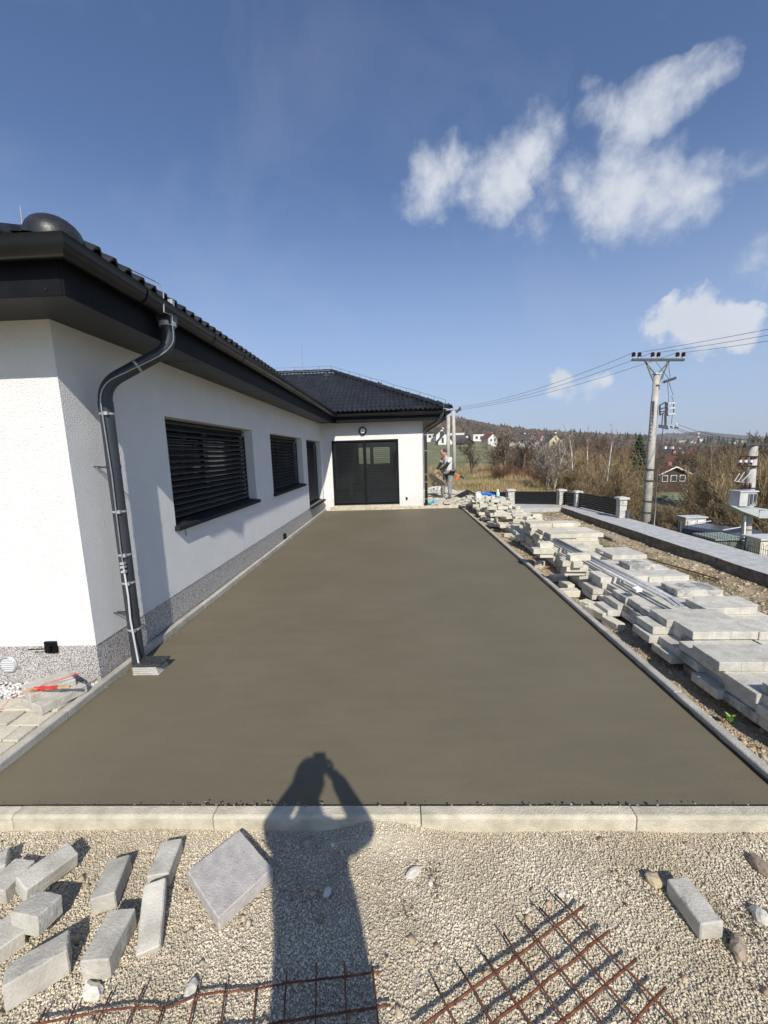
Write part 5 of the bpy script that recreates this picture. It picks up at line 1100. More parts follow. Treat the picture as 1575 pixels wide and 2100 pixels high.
def plant(me,name,label,cat,px=None,py=None,Yp=None,group=None,s=1,rz=None,at=None,extra=None,top=None,wide=1):
    """tree standing on the ground where the ray through the given pixel column reaches the given distance"""
    if at is None: c=ony(px,py,Yp); x,y=c.x,Yp
    else: x,y=at
    if top is not None:
        zt=ony(px,top,y).z; hh=max(me[0].vertices[i].co.z for i in range(0,len(me[0].vertices),3)); hh=max(hh,MH.setdefault(me[1].name,float(np.percentile(_z(me[1]),99.7)))); k=max(.2,(zt-ground(x,y))/hh); s=(k*wide,k)
    t=thing(name,label,cat,(x,y,ground(x,y)-.05),rz if rz is not None else random.uniform(0,6.28),group); t.scale=(s if isinstance(s,(int,float)) else s[0],)*2+((s if isinstance(s,(int,float)) else s[1]),)
    o1=link('trunk',me[0],t); o2=link('crown',me[1],t)
    for e in (extra or []): link(e[0],e[1],t)
    return t
shr=[branchy('shrub',10+k,2.6,.85,3,(m_barko,m_barko),.022,(8,7,5),.6,thin=.0062,multi=7,wob=.22,first=.1) for k in range(3)]
shb=[branchy('brown_shrub',20+k,2.6,.9,3,(m_bark,m_barkr if k==1 else m_bark),.026,(8,6,5),.5,thin=.0056,multi=6,wob=.22,first=.1) for k in range(3)]
fru=[branchy('fruit_tree',30+k,1.6,.95,4,(m_bark,m_bark),.065,(8,7,6,4),.35,thin=.0052,sh=.72) for k in range(2)]
gry=branchy('grey_tree',44,2.3,.75,4,(m_barkg,m_barkg),.040,(9,7,6,4),.55,thin=.0048,multi=3,sh=.62,first=.12)
brc=[branchy('birch',50+k,5.6,.50,3,(m_birch,m_barkr),.050,(20,8,5),.5,thin=.005,first=.25,sh=.26,bk=.26) for k in range(3)]
big=[branchy('broad_tree',60+k,3.6,.95,4,(m_bark,m_bark),.15,(8,7,7,5),.25,thin=.010,sh=.68) for k in range(2)]
# blossom / pale buds on the big shrub left of the grey tree
def buds(me,n,s,mat,name):
    v=np.empty(len(me.vertices)*3); me.vertices.foreach_get('co',v); v=v.reshape(-1,3); P=v[rng.integers(0,len(v),n)]+rng.normal(0,.03,(n,3))
    c=CUBE[None]*.8+rng.normal(0,.1,(n,8,3)); V=c*(rng.uniform(.5,1.2,n)*s)[:,None,None]+P[:,None]; F=(CF[None]+np.arange(n)[:,None,None]*8).reshape(-1,4); return np_mesh(name,V.reshape(-1,3),F,mat)
m_bud=pm('pale_seed_heads',(.30,.26,.20),(.44,.39,.31),5,.9)
budm=buds(fru[0][1],900,.030,m_bud,'seed_heads'); leafm=buds(shb[1][1],1000,.04,m_leafr,'withered_leaves')
plant(gry,'bare_tree','pale grey bare tree right behind the fence corner pillar','tree',1128,1008,21,rz=1.2,top=882,wide=1.15)
plant(fru[0],'bare_tree','wide dark bare tree covered in pale seed heads, left of the pale grey tree','tree',1036,970,33,rz=.4,extra=[('seed_head',budm)],top=876,wide=1.0)
plant(fru[1],'bare_tree','small dark bare tree at the field edge behind the worker','tree',968,968,31,rz=2,top=905)
plant(fru[1],'bare_tree','bare tree just behind the seed-head tree, a little to its right','tree',1072,965,38,rz=4,top=890)
for (x,Yp,tp,l) in ((1178,25,864,'left one of three white birches'),(1206,27,872,'middle one of three white birches, thinner'),(1246,24,868,'right one of three white birches')): plant(brc[(x//10)%3],'birch_tree',l,'birch',x,985,Yp,top=tp,group='white birches behind the fence')
# spruce
def spruce(h,seed,n=30):
    rr=random.Random(seed); m=MB()
    for k in range(n):
        t=k/n; z=h*(.08+.92*t); R=h*.23*(1-t)**.85+.05
        nb=int(9+R*7)
        for j in range(nb):
            a=2*math.pi*j/nb+rr.random(); L_=R*rr.uniform(.65,1.15); dz=-L_*rr.uniform(.15,.45); w=.16*L_+.06
            c,s=math.cos(a),math.sin(a); kk=len(m.v); m.v+=[(0,0,z+.05),(c*L_*.55-s*w,s*L_*.55+c*w,z+dz*.4),(c*L_,s*L_,z+dz),(c*L_*.55+s*w,s*L_*.55-c*w,z+dz*.4),(c*L_*.5,s*L_*.5,z+dz*.4-.28)]; m.f+=[(kk,kk+1,kk+2),(kk,kk+2,kk+3),(kk+1,kk+4,kk+2),(kk+3,kk+2,kk+4)]
    tk=MB().tube([(0,0,-.2),(0,0,h)],[h*.02,.02],6); return tk.mesh('spruce_trunk',m_bark),m.mesh('spruce_crown',m_spr)
sp=spruce(6.2,3); plant(sp,'spruce_tree','dark spruce standing left of the tall concrete pole','tree',1308,965,34,top=884)
# undergrowth: olive willow shrubs, brown thickets
GT='bare shrubs behind the fence'; GH='bare thicket on the slope right of the tall pole'

for i_ in range(30):
    px=RC.uniform(1160,1280); Yp=RC.uniform(19.5,33); plant(shr[i_%3],'bare_shrub','olive brown leafless shrub in the thicket between grey tree and tall pole','shrub',px,950,Yp,GT,top=RC.uniform(912,955)+max(0,(24-Yp))*11,wide=.85)
for i_ in range(78):
    px=RC.choice((RC.uniform(1350,1440),RC.uniform(1455,1640),RC.uniform(1480,1640))); Yp=RC.uniform(18,36)
    if px<1450: Yp=RC.uniform(18,24); tp=RC.uniform(1022,1045)+max(0,22-Yp)*7
    elif px<1500: Yp=RC.uniform(30,38); tp=RC.uniform(925,965)
    else: tp=RC.uniform(900,960)+max(0,23-Yp)*10
    plant((shr+shb)[RC.choice((0,1,2,0,1,3,5))],'bare_shrub','tangled leafless shrub on the slope right of the tall pole','shrub',px,950,Yp,GH,top=tp,wide=1.15 if px<1450 else .7)
for i_ in range(60):
    px=RC.uniform(1010,1312); Yp=RC.uniform(36,62); plant(shb[i_%3],'bare_shrub','dark brown leafless shrub in the hedge beyond the birches','shrub',px,950,Yp,'dark shrubs beyond the birches',top=RC.uniform(900,932)+(12 if px>1290 else 0),wide=.9)
for i_ in range(22):
    px=RC.uniform(1000,1120); Yp=RC.uniform(27,32); plant(shb[1],'leafy_shrub','low shrub with withered red brown leaves at the meadow edge','shrub',px,975,Yp,'red brown shrubs at the meadow edge',top=RC.uniform(950,966),wide=1.6,extra=[('withered_leaf',leafm)] if i_%2 else None)
plant(shb[0],'bare_shrub','dark small bare shrub just left of the worker','shrub',895,990,19,s=.40)
for i_ in range(34):
    px=RC.uniform(1290,1650); Yp=RC.uniform(80,110) if px<1450 else RC.uniform(42,80)
    tp=RC.uniform(922,935) if px<1450 else RC.uniform(905,925)
    plant((big+fru)[i_%4],'bare_tree','bare broad tree in the tree belt in front of the town','tree',px,940,Yp,'bare trees in front of the town',top=tp)
plant(big[0],'bare_tree','big bare tree with curly crown against the sky at the right edge','tree',1520,930,36,rz=1,top=876,wide=1.1); plant(big[1],'bare_tree','bare tree with wide crown cut by the right edge','tree',1592,930,32,rz=2,top=870)
for i_,(px,Yp,tp) in enumerate(((1225,52,888),(1160,60,892),(1275,58,896),(1110,64,893),(1190,70,886),(1300,66,902))): plant(big[i_%2],'bare_tree',f'bare tree behind the birches, {ordw[i_]} of six','tree',px,950,Yp,top=tp)
# meadow grass: dry blades in front, green tufts
def field_pts(n,fx):
    out=[]
    while len(out)<n:
        px=random.uniform(860,1640); Yp=15.2+random.random()**1.6*32; c=ony(px,950,Yp); x,y=c.x,Yp
        if x>5.9-.02*y or (y>17.3 and x<9) :
            if y<17.3 and x<5.6: continue
            if fx(x,y): out.append((x,y,ground(x,y)-.03))
    return np.array(out)
P=field_pts(60000,lambda x,y: noise.noise(Vector((x*.5,y*.35,4)))>-.22+.2*random.random()); d_=np.hypot(P[:,0],P[:,1])
blades('dry_grass',P,rng.uniform(.12,.50,len(P))*np.where(P[:,0]>7,1,.75),rng.uniform(.006,.012,len(P))*(d_/18),m_dry,.9)
P=field_pts(24000,lambda x,y: noise.noise(Vector((x*.4,y*.3,8)))>.05); d_=np.hypot(P[:,0],P[:,1])
blades('green_tufts',P,rng.uniform(.06,.2,len(P)),rng.uniform(.006,.012,len(P))*(d_/18),m_grass,.9)
# grey-green heaps of prunings in the garden by the red-roofed house
for px,Yp,s,l in ((1366,60,1.9,'grey green clipped bush left in front of the red-roofed house'),(1412,58,1.5,'low grey green bush right in front of the red-roofed house'),(1175,27,.9,'bluish green low bush behind the grey tree')):
    c=ony(px,1010,Yp); bm=bmesh.new(); bmesh.ops.create_icosphere(bm,subdivisions=4,radius=1)
    for v in bm.verts: v.co*=1+.22*noise.noise(v.co*3)+.16*noise.noise(v.co*9)+.10*noise.noise(v.co*20); v.co.z*=.4
    me=bpy.data.meshes.new('bush'); bm.to_mesh(me); bm.free(); me.materials.append(m_ivy); o=link('green_bush',me,loc=(c.x,Yp,ground(c.x,Yp))); o.scale=(s,s,s); tag(o,l,'bush')
# ---------------------------------------------------------------- houses
def gable(name,label,x,y,z,w,d,h,rh,wall,roofm,rz=0,wins=(),group=None,chim=True,gable_win=True,flat=False,base=1.5):
    """house with a gable facing the camera (local -Y)"""
    t=thing(name,label,'house',(x,y,z),rz,group)
    if flat:
        MB().box((-w/2,-d/2,-base),(w/2,d/2,h)).obj('wall',wall,t); MB().box((-w/2-.2,-d/2-.2,h),(w/2+.2,d/2+.2,h+.3)).obj('roof',m_wallw,t)
    else:
        m=MB(); m.v=[(-w/2,-d/2,-base),(w/2,-d/2,-base),(w/2,-d/2,h),(0,-d/2,h+rh),(-w/2,-d/2,h)]+[(-w/2,d/2,-base),(w/2,d/2,-base),(w/2,d/2,h),(0,d/2,h+rh),(-w/2,d/2,h)]; m.f=[(0,1,2,3,4),(9,8,7,6,5),(1,6,7,2),(0,4,9,5)]; m.obj('wall',wall,t)
        o_=.45; k=rh/(w/2); m=MB()
        for s in (-1,1): P=[(0,-d/2-o_,h+rh+.06),(s*(w/2+o_),-d/2-o_,h-o_*k+.06),(s*(w/2+o_),d/2+o_,h-o_*k+.06),(0,d/2+o_,h+rh+.06)]; b0=len(m.v); m.v+=P+[(a,b_,c+.18) for a,b_,c in P]; m.f+=[tuple(b0+i for i in q) for q in ((0,3,2,1),(4,5,6,7),(0,1,5,4),(1,2,6,5),(2,3,7,6),(3,0,4,7))]
        rf=m.obj('roof',roofm,t)
        if chim: MB().box((w*.18,-.3,h+rh*.3),(w*.18+.6,.3,h+rh+.9)).obj('chimney',m_pink if roofm is m_roofr else m_wallw,rf)
    for (u,v,ww,hh) in wins:
        f_=MB().box((u-ww/2-.08,-d/2-.05,v-.08),(u+ww/2+.08,-d/2-.01,v+hh+.08)).obj('window',m_whitep if wall is not m_wallw else m_lgrey,t); MB().box((u-ww/2,-d/2-.07,v),(u+ww/2,-d/2-.051,v+hh)).obj('pane',m_win,f_)
    # side windows
    for s in (-1,1):
        for vv in (-d*.2,d*.2):
            f_=MB().box((s*(w/2+.02)-.02,vv-.5,.9),(s*(w/2+.02)+.02,vv+.5,2.1)).obj('window',m_win,t)
    return t
def hp(px,py,Yh): c=ony(px,py,Yh); return c
def house_at(px,py_base,Yh,*a,**k):
    c=hp(px,py_base,Yh); return c
# village on the slope behind the field
V_=[('white gabled house with two upright windows left of the old pole',911,918,150,5.2,8,2.2,3.0,m_wallw,m_roofb,0,[(-1,1.6,.7,1.9),(1,1.6,.7,1.9)],False),
('long dark-roofed house right of the old pole',937,917,165,7,9,2.0,2.6,m_wallw,m_roofb,1.2,[],False),
('cream gabled house with dark timber gable on the hillside',903,903,210,6,8,2.6,3.0,m_wallw,m_roofb,.1,[(0,.6,2.2,3.8)],False),
('white flat roofed house behind the old pole',930,902,215,10,8,3,0,m_wallw,m_wallw,0,[(-3,1,1.4,1.2),(1,1,1.4,1.2)],True),
('white flat roofed villa high on the left slope',888,901,220,9,8,2.4,0,m_wallw,m_wallw,0,[(-2,.8,1.5,1.2),(2,.8,1.5,1.2)],True),
('white flat roofed villa standing alone right of the old pole',984,904,230,9,8,3.2,0,m_wallw,m_wallw,0,[(-2.6,1,1.2,1.4),(0,1,1.2,1.4),(2.6,1,1.2,1.4)],True),
('small white gabled house beside the lone villa',1003,910,200,5,7,2.6,2.2,m_wallw,m_roofr,.3,[(-1,1,.8,1.2),(1,1,.8,1.2)],False),
('white house with dark hip roof behind the bare trees',1072,913,190,8,9,2.4,2.4,m_wallw,m_roofb,.8,[(-2,.8,1,1.2),(1.5,.8,1,1.2)],False),
('red-roofed house behind the bare trees',1093,912,205,8,9,2.2,2.6,m_wallw,m_roofr,.9,[],False),
('cream gabled house above the grey tree',1132,918,170,5.2,8,2.8,2.6,m_wally,m_roofb,0,[(-.9,1.2,.8,1.2),(.9,1.2,.8,1.2)],False),
('brown shed-like house at the field edge behind the garden fence',952,918,140,4,5,1.6,1.4,m_wallb,m_roofb,.4,[],False)]
for (lab,px,py,Yh,w,d,h,rh,wl,rf,rz,wi,fl) in V_:
    c=ony(px,py,Yh); gable('village_house',lab,c.x,Yh,c.z,w,d,h,rh,wl,rf,rz,wi,flat=fl,group='village houses on the slope',base=6)
gf=thing('garden_fence','pink and red panelled garden fence along the top of the green field','garden fence',(0,0,0))
a=ony(872,919,140); b_=ony(980,927,128)
for k in range(26): p=a.lerp(b_,k/26); q=a.lerp(b_,(k+.8)/26); q2=a.lerp(b_,(k+1)/26); m=MB(); beam(m,p-Vector((0,0,.1)),q-Vector((0,0,.1)),.12,1.25); m.obj('fence_field',m_pink if k%3 else m_roofr,gf); m=MB(); beam(m,q,q2,.25,1.5); m.obj('fence_pier',pm('pinkish_pier',(.58,.46,.38),(.66,.54,.46),5) if k==0 else MATS['pinkish_pier'],gf)
# red-roofed timber house between the two concrete poles
c=ony(1380,1006,70.7); gz0=c.z
hr=gable('timber_house','dark timber house with red roof and white windows between the two concrete poles',c.x,74,gz0+.6,4.9,6.5,2.3,1.15,m_wallb,m_roofr,0,[(-1.5,1.05,.8,.95),(0,1.05,.9,.95),(1.5,1.05,.8,.95),(2.0,-1.3,.8,.9)],chim=True,base=5)
m=MB(); beam(m,(-2.95,-3.78,2.13),(0,-3.78,3.52),.14,.16); m.obj('barge_board',m_whitep,hr); m=MB(); beam(m,(0,-3.78,3.52),(2.95,-3.78,2.13),.14,.16); m.obj('barge_board',m_whitep,hr)
m=MB(); k=.42; m.v=[(-5.6,-1.6,1.5),(5.2,-1.6,1.5),(4.6,1.6,3.3),(-4.8,1.6,3.3),(-5.6,4.6,1.5),(5.2,4.6,1.5)]; m.f=[(0,1,2,3),(3,2,5,4),(0,3,4),(1,5,2)]; m.obj('side_roof',m_roofr,hr); MB().box((-5.2,-1.3,-5),(4.9,4.3,1.5)).obj('wing_wall',m_wallb,hr); MB().box((-5.4,-.2,1.6),(-4.9,.4,3.4)).obj('chimney',m_pink,hr)
for lab,px,py,Yh,w,h,rh,wl,rf,rz in (('white gabled house behind the dark timber house',1407,975,92,6.5,2.0,1.6,m_wallw,m_roofr,0),('house with dark red roof above the timber house',1388,960,104,8,1.6,1.8,m_wallw,m_roofr,1.45),('brown-roofed house with yellow chimney above the timber house',1370,950,118,7,1.6,2.2,m_wally,m_roofb,.5),('red-roofed house just right of the yellow-chimney one',1396,948,122,7,1.4,2,m_wallb,m_roofr,1.3),('grey gabled house behind the tall pole',1352,956,112,6,1.8,2.6,m_wallb,m_roofb,.2)):
    c=ony(px,py,Yh); gable('village_house',lab,c.x,Yh,c.z,w,7,h,rh,wl,rf,rz,[(-1,.5,.8,1),(1,.5,.8,1)],base=6,group='houses beyond the timber house')
# ---------------------------------------------------------------- town on the horizon
def block(px0,px1,py0,py1,Yh,label,wall,nf,nw,grp='apartment blocks of the town'):
    a=ony(px0,py0,Yh); b_=ony(px1,py1,Yh); t=thing('apartment_block',label,'apartment block',(a.x,Yh,b_.z),0,grp); w=b_.x-a.x; h=a.z-b_.z
    MB().box((0,0,-12),(w,12,h)).obj('wall',wall,t); MB().box((-.3,-.3,h),(w+.3,12.3,h+.6)).obj('roof',m_lgrey,t)
    me=MB().box((-.8,-.12,0),(.8,-.02,1.4)).mesh('window',m_win)
    for i_ in range(nf):
        for j in range(nw): link('window',me,t,loc=((j+.5)*w/nw,0,(i_+.3)*h/nf))
block(1393,1412,904,918,900,'tallest pale apartment block of the town, right of the tall pole',m_wally,7,6); block(1384,1395,905,918,960,'white apartment block just left of the tallest one',m_wallw,7,3); block(1374,1386,910,919,980,'low yellow apartment block left of the white one',m_wally,4,4)
block(1430,1445,901,916,1000,'white apartment block right behind the striped chimney',m_wallw,7,5); block(1418,1430,905,917,1040,'grey white apartment block left of the striped chimney',m_wallw,6,4); block(1448,1466,909,916,980,'long low cream block right of the chimney',m_wally,3,8); block(1556,1575,908,918,900,'pale block near the right edge behind the big tree',m_wally,4,6)
c=ony(1430,918,880); ch=thing('striped_chimney','red and white striped factory chimney above the town','chimney',(c.x,880,c.z-10)); zt=ony(1430,887,880).z-c.z+10
for k in range(9): z0=10+(zt-10)*k/9 if k else 0; z1=10+(zt-10)*(k+1)/9; MB().tube([(0,0,z0),(0,0,z1)],[2.6-.12*k,2.48-.12*k],12).obj('chimney_band',(m_whitep,pm('chimney_red',(.55,.05,.03),(.62,.08,.05),5) if k==1 else MATS.get('chimney_red',m_red))[k%2],ch)
for k in range(46):
    px=RC.uniform(1290,1500); py=RC.uniform(911,925); Yh=RC.uniform(500,900)*(1 if py<918 else .6); c=ony(px,py,Yh); s=Yh/800
    gable('town_house','small far house among the roofs of the town','' or c.x,Yh,c.z,9*s+3,9,4*s+1,3,RC.choice((m_wallw,m_wally,m_wallw)),RC.choice((m_roofr,m_roofb,m_roofr)),RC.uniform(-.6,.6),[],group='far houses of the town',chim=False,base=8) if 0 else None
    t=thing('town_house','small far house among the roofs of the town','house',(c.x,Yh,c.z),RC.uniform(-.6,.6),'far houses of the town'); w=(7*s+3)/2; h=3.5*s+1; m=MB(); m.box((-w,-4,-8),(w,4,h)); m.obj('wall',RC.choice((m_wallw,m_wally,m_wallw)),t); m=MB(); m.v=[(-w-.3,-4.3,h),(w+.3,-4.3,h),(w+.3,4.3,h),(-w-.3,4.3,h),(-w*.6,0,h+2.6*s+1),(w*.6,0,h+2.6*s+1)]; m.f=[(0,1,5,4),(1,2,5),(2,3,4,5),(3,0,4)]; m.obj('roof',RC.choice((m_roofr,m_roofb,m_roofr)),t)
# ---------------------------------------------------------------- hills and woods
m_wood1=pm('bare_wood',(.075,.058,.045),(.145,.112,.085),.02,.95,c3=(.105,.08,.062),island=[(.6,.6,.6),(1,1,1),(1.3,1.2,1.15),(.8,.75,.7),(.42,.62,.42)],rnd_off=False)
m_wood2=pm('dark_conifers',(.022,.036,.022),(.05,.065,.04),.02,.95,island=[(.6,.6,.6),(1,1,1),(1.2,1.2,1.1)],rnd_off=False)
m_hill=pm('hill_ground',(.07,.062,.04),(.14,.12,.075),.01,.95,rnd_off=False)
def hill(name,prof,Yh,depth,base_z):
    """ridge whose crest follows the given (pixel x, pixel y) line at distance Yh"""
    V=[];F=[]; n=80; m_=10; xs=np.linspace(prof[0][0],prof[-1][0],n+1); ys=np.interp(xs,[p[0] for p in prof],[p[1] for p in prof])
    crest=[]
    for i_ in range(n+1):
        c=ony(xs[i_],ys[i_],Yh); crest.append(c)
        for j in range(m_+1):
            t=j/m_; y=Yh-depth+depth*2*t; zc=c.z+1.2*noise.noise(Vector((i_*.5,j,0))); 
            k=math.sin(math.pi*t)**.8 if 0<t<1 else 0; V.append((c.x*(y/Yh if y<Yh else 1),y,base_z+(zc-base_z)*k))
    for i_ in range(n):
        for j in range(m_): a=i_*(m_+1)+j; F.append((a,a+m_+1,a+m_+2,a+1))
    o_=link(name,np_mesh(name,V,F,m_hill)); struct(o_); o_.data.polygons.foreach_set('use_smooth',[True]*len(F)); return o_
CONE=[]
def wood(name,hillo,n,h,mat,conif,tmin,tmax,seed):
    rr=random.Random(seed); me=hillo.data; co=np.empty(len(me.vertices)*3); me.vertices.foreach_get('co',co); co=co.reshape(81,11,3); V=[];F=[]
    for _ in range(n):
        i_=rr.random()*79.9; j=rr.uniform(tmin,tmax)*10; a,b_=int(i_),min(9,int(j)); u,v=i_-a,j-b_
        p=(co[a,b_]*(1-u)+co[a+1,b_]*u)*(1-v)+(co[a,b_+1]*(1-u)+co[a+1,b_+1]*u)*v
        H_=h*rr.uniform(.7,1.3); R=H_*(.2 if conif else .38); k=len(V)
        if conif:
            for q in range(6): t=q*math.pi/3+rr.random()*.4; V.append((p[0]+R*math.cos(t),p[1]+R*math.sin(t),p[2]+H_*.1*rr.random()))
            V.append((p[0],p[1],p[2]+H_)); F+=[(k+q,k+(q+1)%6,k+6) for q in range(6)]
        else:
            top=len(V)
            for lv,(zr,rr_) in enumerate(((.15,.6),(.45,1),(.75,.75))):
                for q in range(6): t=q*math.pi/3+rr.random(); r_=R*rr_*rr.uniform(.7,1.25); V.append((p[0]+r_*math.cos(t),p[1]+r_*math.sin(t),p[2]+H_*(zr+rr.uniform(-.1,.1))))
            V.append((p[0]+R*.3*rr.uniform(-1,1),p[1],p[2]+H_*rr.uniform(.85,1.1)))
            for lv in range(2):
                for q in range(6): a_=k+lv*6+q; b2=k+lv*6+(q+1)%6; F+=[(a_,b2,b2+6),(a_,b2+6,a_+6)]
            F+=[(k+12+q,k+12+(q+1)%6,k+18) for q in range(6)]
    return stuff(link(name,np_mesh(name,V,F,mat)))
h1=hill('wooded_hill',[(500,905),(760,880),(860,876),(925,876),(960,880),(1000,888),(1060,896),(1130,903),(1230,909),(1330,914)],420,160,0)
wood('hill_wood',h1,9000,7,m_wood1,False,.12,.56,1); wood('hill_conifers',h1,420,10,m_wood2,True,.44,.55,2)
h2=hill('distant_hill',[(1180,912),(1280,905),(1330,901),(1372,897),(1420,899),(1470,902),(1520,906),(1640,909),(1800,913)],1500,400,-20)
wood('distant_wood',h2,5000,13,m_wood1,False,.2,.56,3)
h3=hill('distant_hill',[(1330,906),(1400,896),(1436,892),(1475,897),(1560,903),(1760,906)],2300,500,-30)
wood('distant_wood',h3,4500,18,m_wood2,False,.25,.56,4)
h4=hill('near_ridge',[(1040,921),(1120,913),(1180,909),(1290,914),(1340,920),(1500,926),(1700,928)],230,60,-6)
wood('ridge_wood',h4,7000,3.2,m_wood1,False,.15,.6,5); wood('ridge_conifers',h4,90,7,m_wood2,True,.4,.56,6)
# ---------------------------------------------------------------- people
def skin(name,pts,edges,rad,mat,parent,sub=2,root=0):
    me=bpy.data.meshes.new(name); me.from_pydata([tuple(p) for p in pts],edges,[]); me.materials.append(mat)
    o_=link(name,me,parent); s=o_.modifiers.new('skin','SKIN'); s.use_smooth_shade=True; s.use_x_symmetry=False
    for i_,v in enumerate(me.skin_vertices[0].data):
        r_=rad[i_]; v.radius=(r_,r_) if not isinstance(r_,tuple) else r_
        v.use_root=(i_==root)
    q=o_.modifiers.new('sub','SUBSURF'); q.levels=sub; q.render_levels=sub; return o_
def headmesh(r,mat,name,parent,loc,rot,hairmat=None,capfrac=0):
    bm=bmesh.new(); bmesh.ops.create_uvsphere(bm,u_segments=20,v_segments=16,radius=1)
    for v in bm.verts:
        x,y,z=v.co; # face towards -Y
        w=.80-.10*max(0,-z)**1.2; v.co=Vector((x*w,y*(.95 if y<0 else 1.02),z*1.16))
        if y<-.6 and abs(z)<.25 and abs(x)<.22: v.co.y-=.16*(1-abs(z)/.25)*(1-abs(x)/.22)+.03   # nose
        if y<-.5 and .05<z<.35 and .2<abs(x)<.5: v.co.y+=.07
        if z<-.7: v.co.y-=.12
    me=bpy.data.meshes.new(name); bm.to_mesh(me); bm.free(); me.materials.append(mat); me.polygons.foreach_set('use_smooth',[True]*len(me.polygons))
    o_=link(name,me,parent,loc=loc,rot=rot); o_.scale=(r,r,r)
    for s in (-1,1):
        m=MB(); m.lathe([(.02,-.05),(.16,-.02),(.18,.05),(.10,.08)],10,Matrix.Translation(Vector((s*.80,.08,0)))@Matrix.Rotation(s*math.pi/2,4,'Y')@Matrix.Diagonal((1.3,.8,.8,1))); m.obj('ear',mat,o_,smooth=True)
        m=MB(); m.lathe([(.02,0),(.10,.0),(.05,.05)],8,Matrix.Translation(Vector((s*.32,-.84,.10)))@Matrix.Rotation(math.pi/2,4,'X')); m.obj('eye',m_black,o_)
    if hairmat:
        bm=bmesh.new(); bmesh.ops.create_uvsphere(bm,u_segments=20,v_segments=16,radius=1)
        bmesh.ops.delete(bm,geom=[v for v in bm.verts if v.co.z<.12-.45*v.co.y*(-1) and v.co.y<.25 or v.co.z<-.35],context='VERTS')
        for v in bm.verts: v.co=Vector((v.co.x*.84,v.co.y*1.04,v.co.z*1.20))*1.03
        me=bpy.data.meshes.new('hair'); bm.to_mesh(me); bm.free(); me.materials.append(hairmat); me.polygons.foreach_set('use_smooth',[True]*len(me.polygons)); link('hair',me,o_)
    return o_
def hand(parent,c,d,palm,s,mat,curl=.6,grip=1):
    """hand: palm block plus five separate bent fingers; d = pointing direction, palm = palm normal"""
    c=Vector(c); d=Vector(d).normalized(); n=Vector(palm).normalized(); n=(n-d*n.dot(d)).normalized(); x=d.cross(n); P=[];E_=[];Rr=[]
    P+= [c-d*.05*s,c,c+d*.045*s]; E_+=[(0,1),(1,2)]; Rr+=[(.026*s,.026*s),(.036*s,.018*s),(.036*s,.016*s)]
    o1=skin('hand',P,E_,Rr,mat,parent,1)
    for k,(off,l) in enumerate(((-.030,.068),(-.010,.076),(.010,.072),(.030,.056))):
        b0=c+(d*.045+x*off)*s; a=b0; dd=d; pts=[c+(d*.02+x*off*.8)*s,a]
        for j in range(3): dd=(dd*math.cos(curl)+n*math.sin(curl)).normalized(); nn2=(n-dd*n.dot(dd)); n2=nn2.normalized() if nn2.length>1e-3 else n; a=a+dd*l*s*(.45,.32,.25)[j]; pts.append(a); 
        skin('finger',pts,[(i_,i_+1) for i_ in range(len(pts)-1)],[.0085*s]*4+[.007*s],mat,parent,1)
    a=c+(-x*.035-d*.01)*s; pts=[c-d*.01*s,a,a+(-x*.02+d*.025+n*.015)*s,a+(-x*.01+d*.05+n*.03)*s]; skin('thumb',pts,[(0,1),(1,2),(2,3)],[.011*s,.011*s,.009*s,.0075*s],mat,parent,1)
def person(t,J,sleeve,shirt,trou,shoe,skinm,glove=None,tb=.0):
    """J: joints in local metres"""
    j={k:Vector(v) for k,v in J.items()}
    mid=(j['hl']+j['hr'])/2; ch=(j['sl']+j['sr'])/2
    pts=[mid+Vector((0,0,.06)),mid.lerp(ch,.5),ch-Vector((0,0,.05)),j['neck'],j['head']-Vector((0,0,.04)),j['sl'],j['el'],j['wl'],j['sr'],j['er'],j['wr'],j['hl'],j['kl'],j['al'],j['hr'],j['kr'],j['ar']]
    E_=[(0,1),(1,2),(2,3),(3,4),(2,5),(5,6),(6,7),(2,8),(8,9),(9,10),(0,11),(11,12),(12,13),(0,14),(14,15),(15,16)]
    Rr=[.115,.11,.12,.055,.05,.06,.042,.028,.06,.042,.028,.09,.058,.04,.09,.058,.04]
    skin('body',pts,E_,Rr,skinm,t,2)
    sp_=[mid+Vector((0,0,-.02)),mid.lerp(ch,.45),ch-Vector((0,0,.06)),ch+Vector((0,0,.03)),j['sl'],j['sl'].lerp(j['el'],.55),j['sr'],j['sr'].lerp(j['er'],.55)]
    skin('shirt',sp_,[(0,1),(1,2),(2,3),(2,4),(4,5),(2,6),(6,7)],[(.165,.135),(.155,.13),(.165,.135),.09,.082,.072,.082,.072],shirt,t,2)
    for s in 'lr': skin('sleeve',[j['s'+s].lerp(j['e'+s],.4),j['e'+s],j['e'+s].lerp(j['w'+s],.92)],[(0,1),(1,2)],[.064,.055,.040],sleeve,t,2)
    tp_=[mid+Vector((0,0,.04)),j['hl'],j['kl'],j['al']+Vector((0,0,.02)),j['hr'],j['kr'],j['ar']+Vector((0,0,.02))]
    skin('trousers',tp_,[(0,1),(1,2),(2,3),(0,4),(4,5),(5,6)],[(.155,.125),.112,.083,.070,.112,.083,.070],trou,t,2)
    for s in 'lr':
        a=j['a'+s]; f=j.get('f'+s,Vector((0,-1,0))).normalized(); skin('shoe',[a+Vector((0,0,-.02))-f*.05,a+f*.06+Vector((0,0,-.045)),a+f*.17+Vector((0,0,-.055))],[(0,1),(1,2)],[(.05,.045),(.045,.035),(.04,.028)],shoe,t,1)
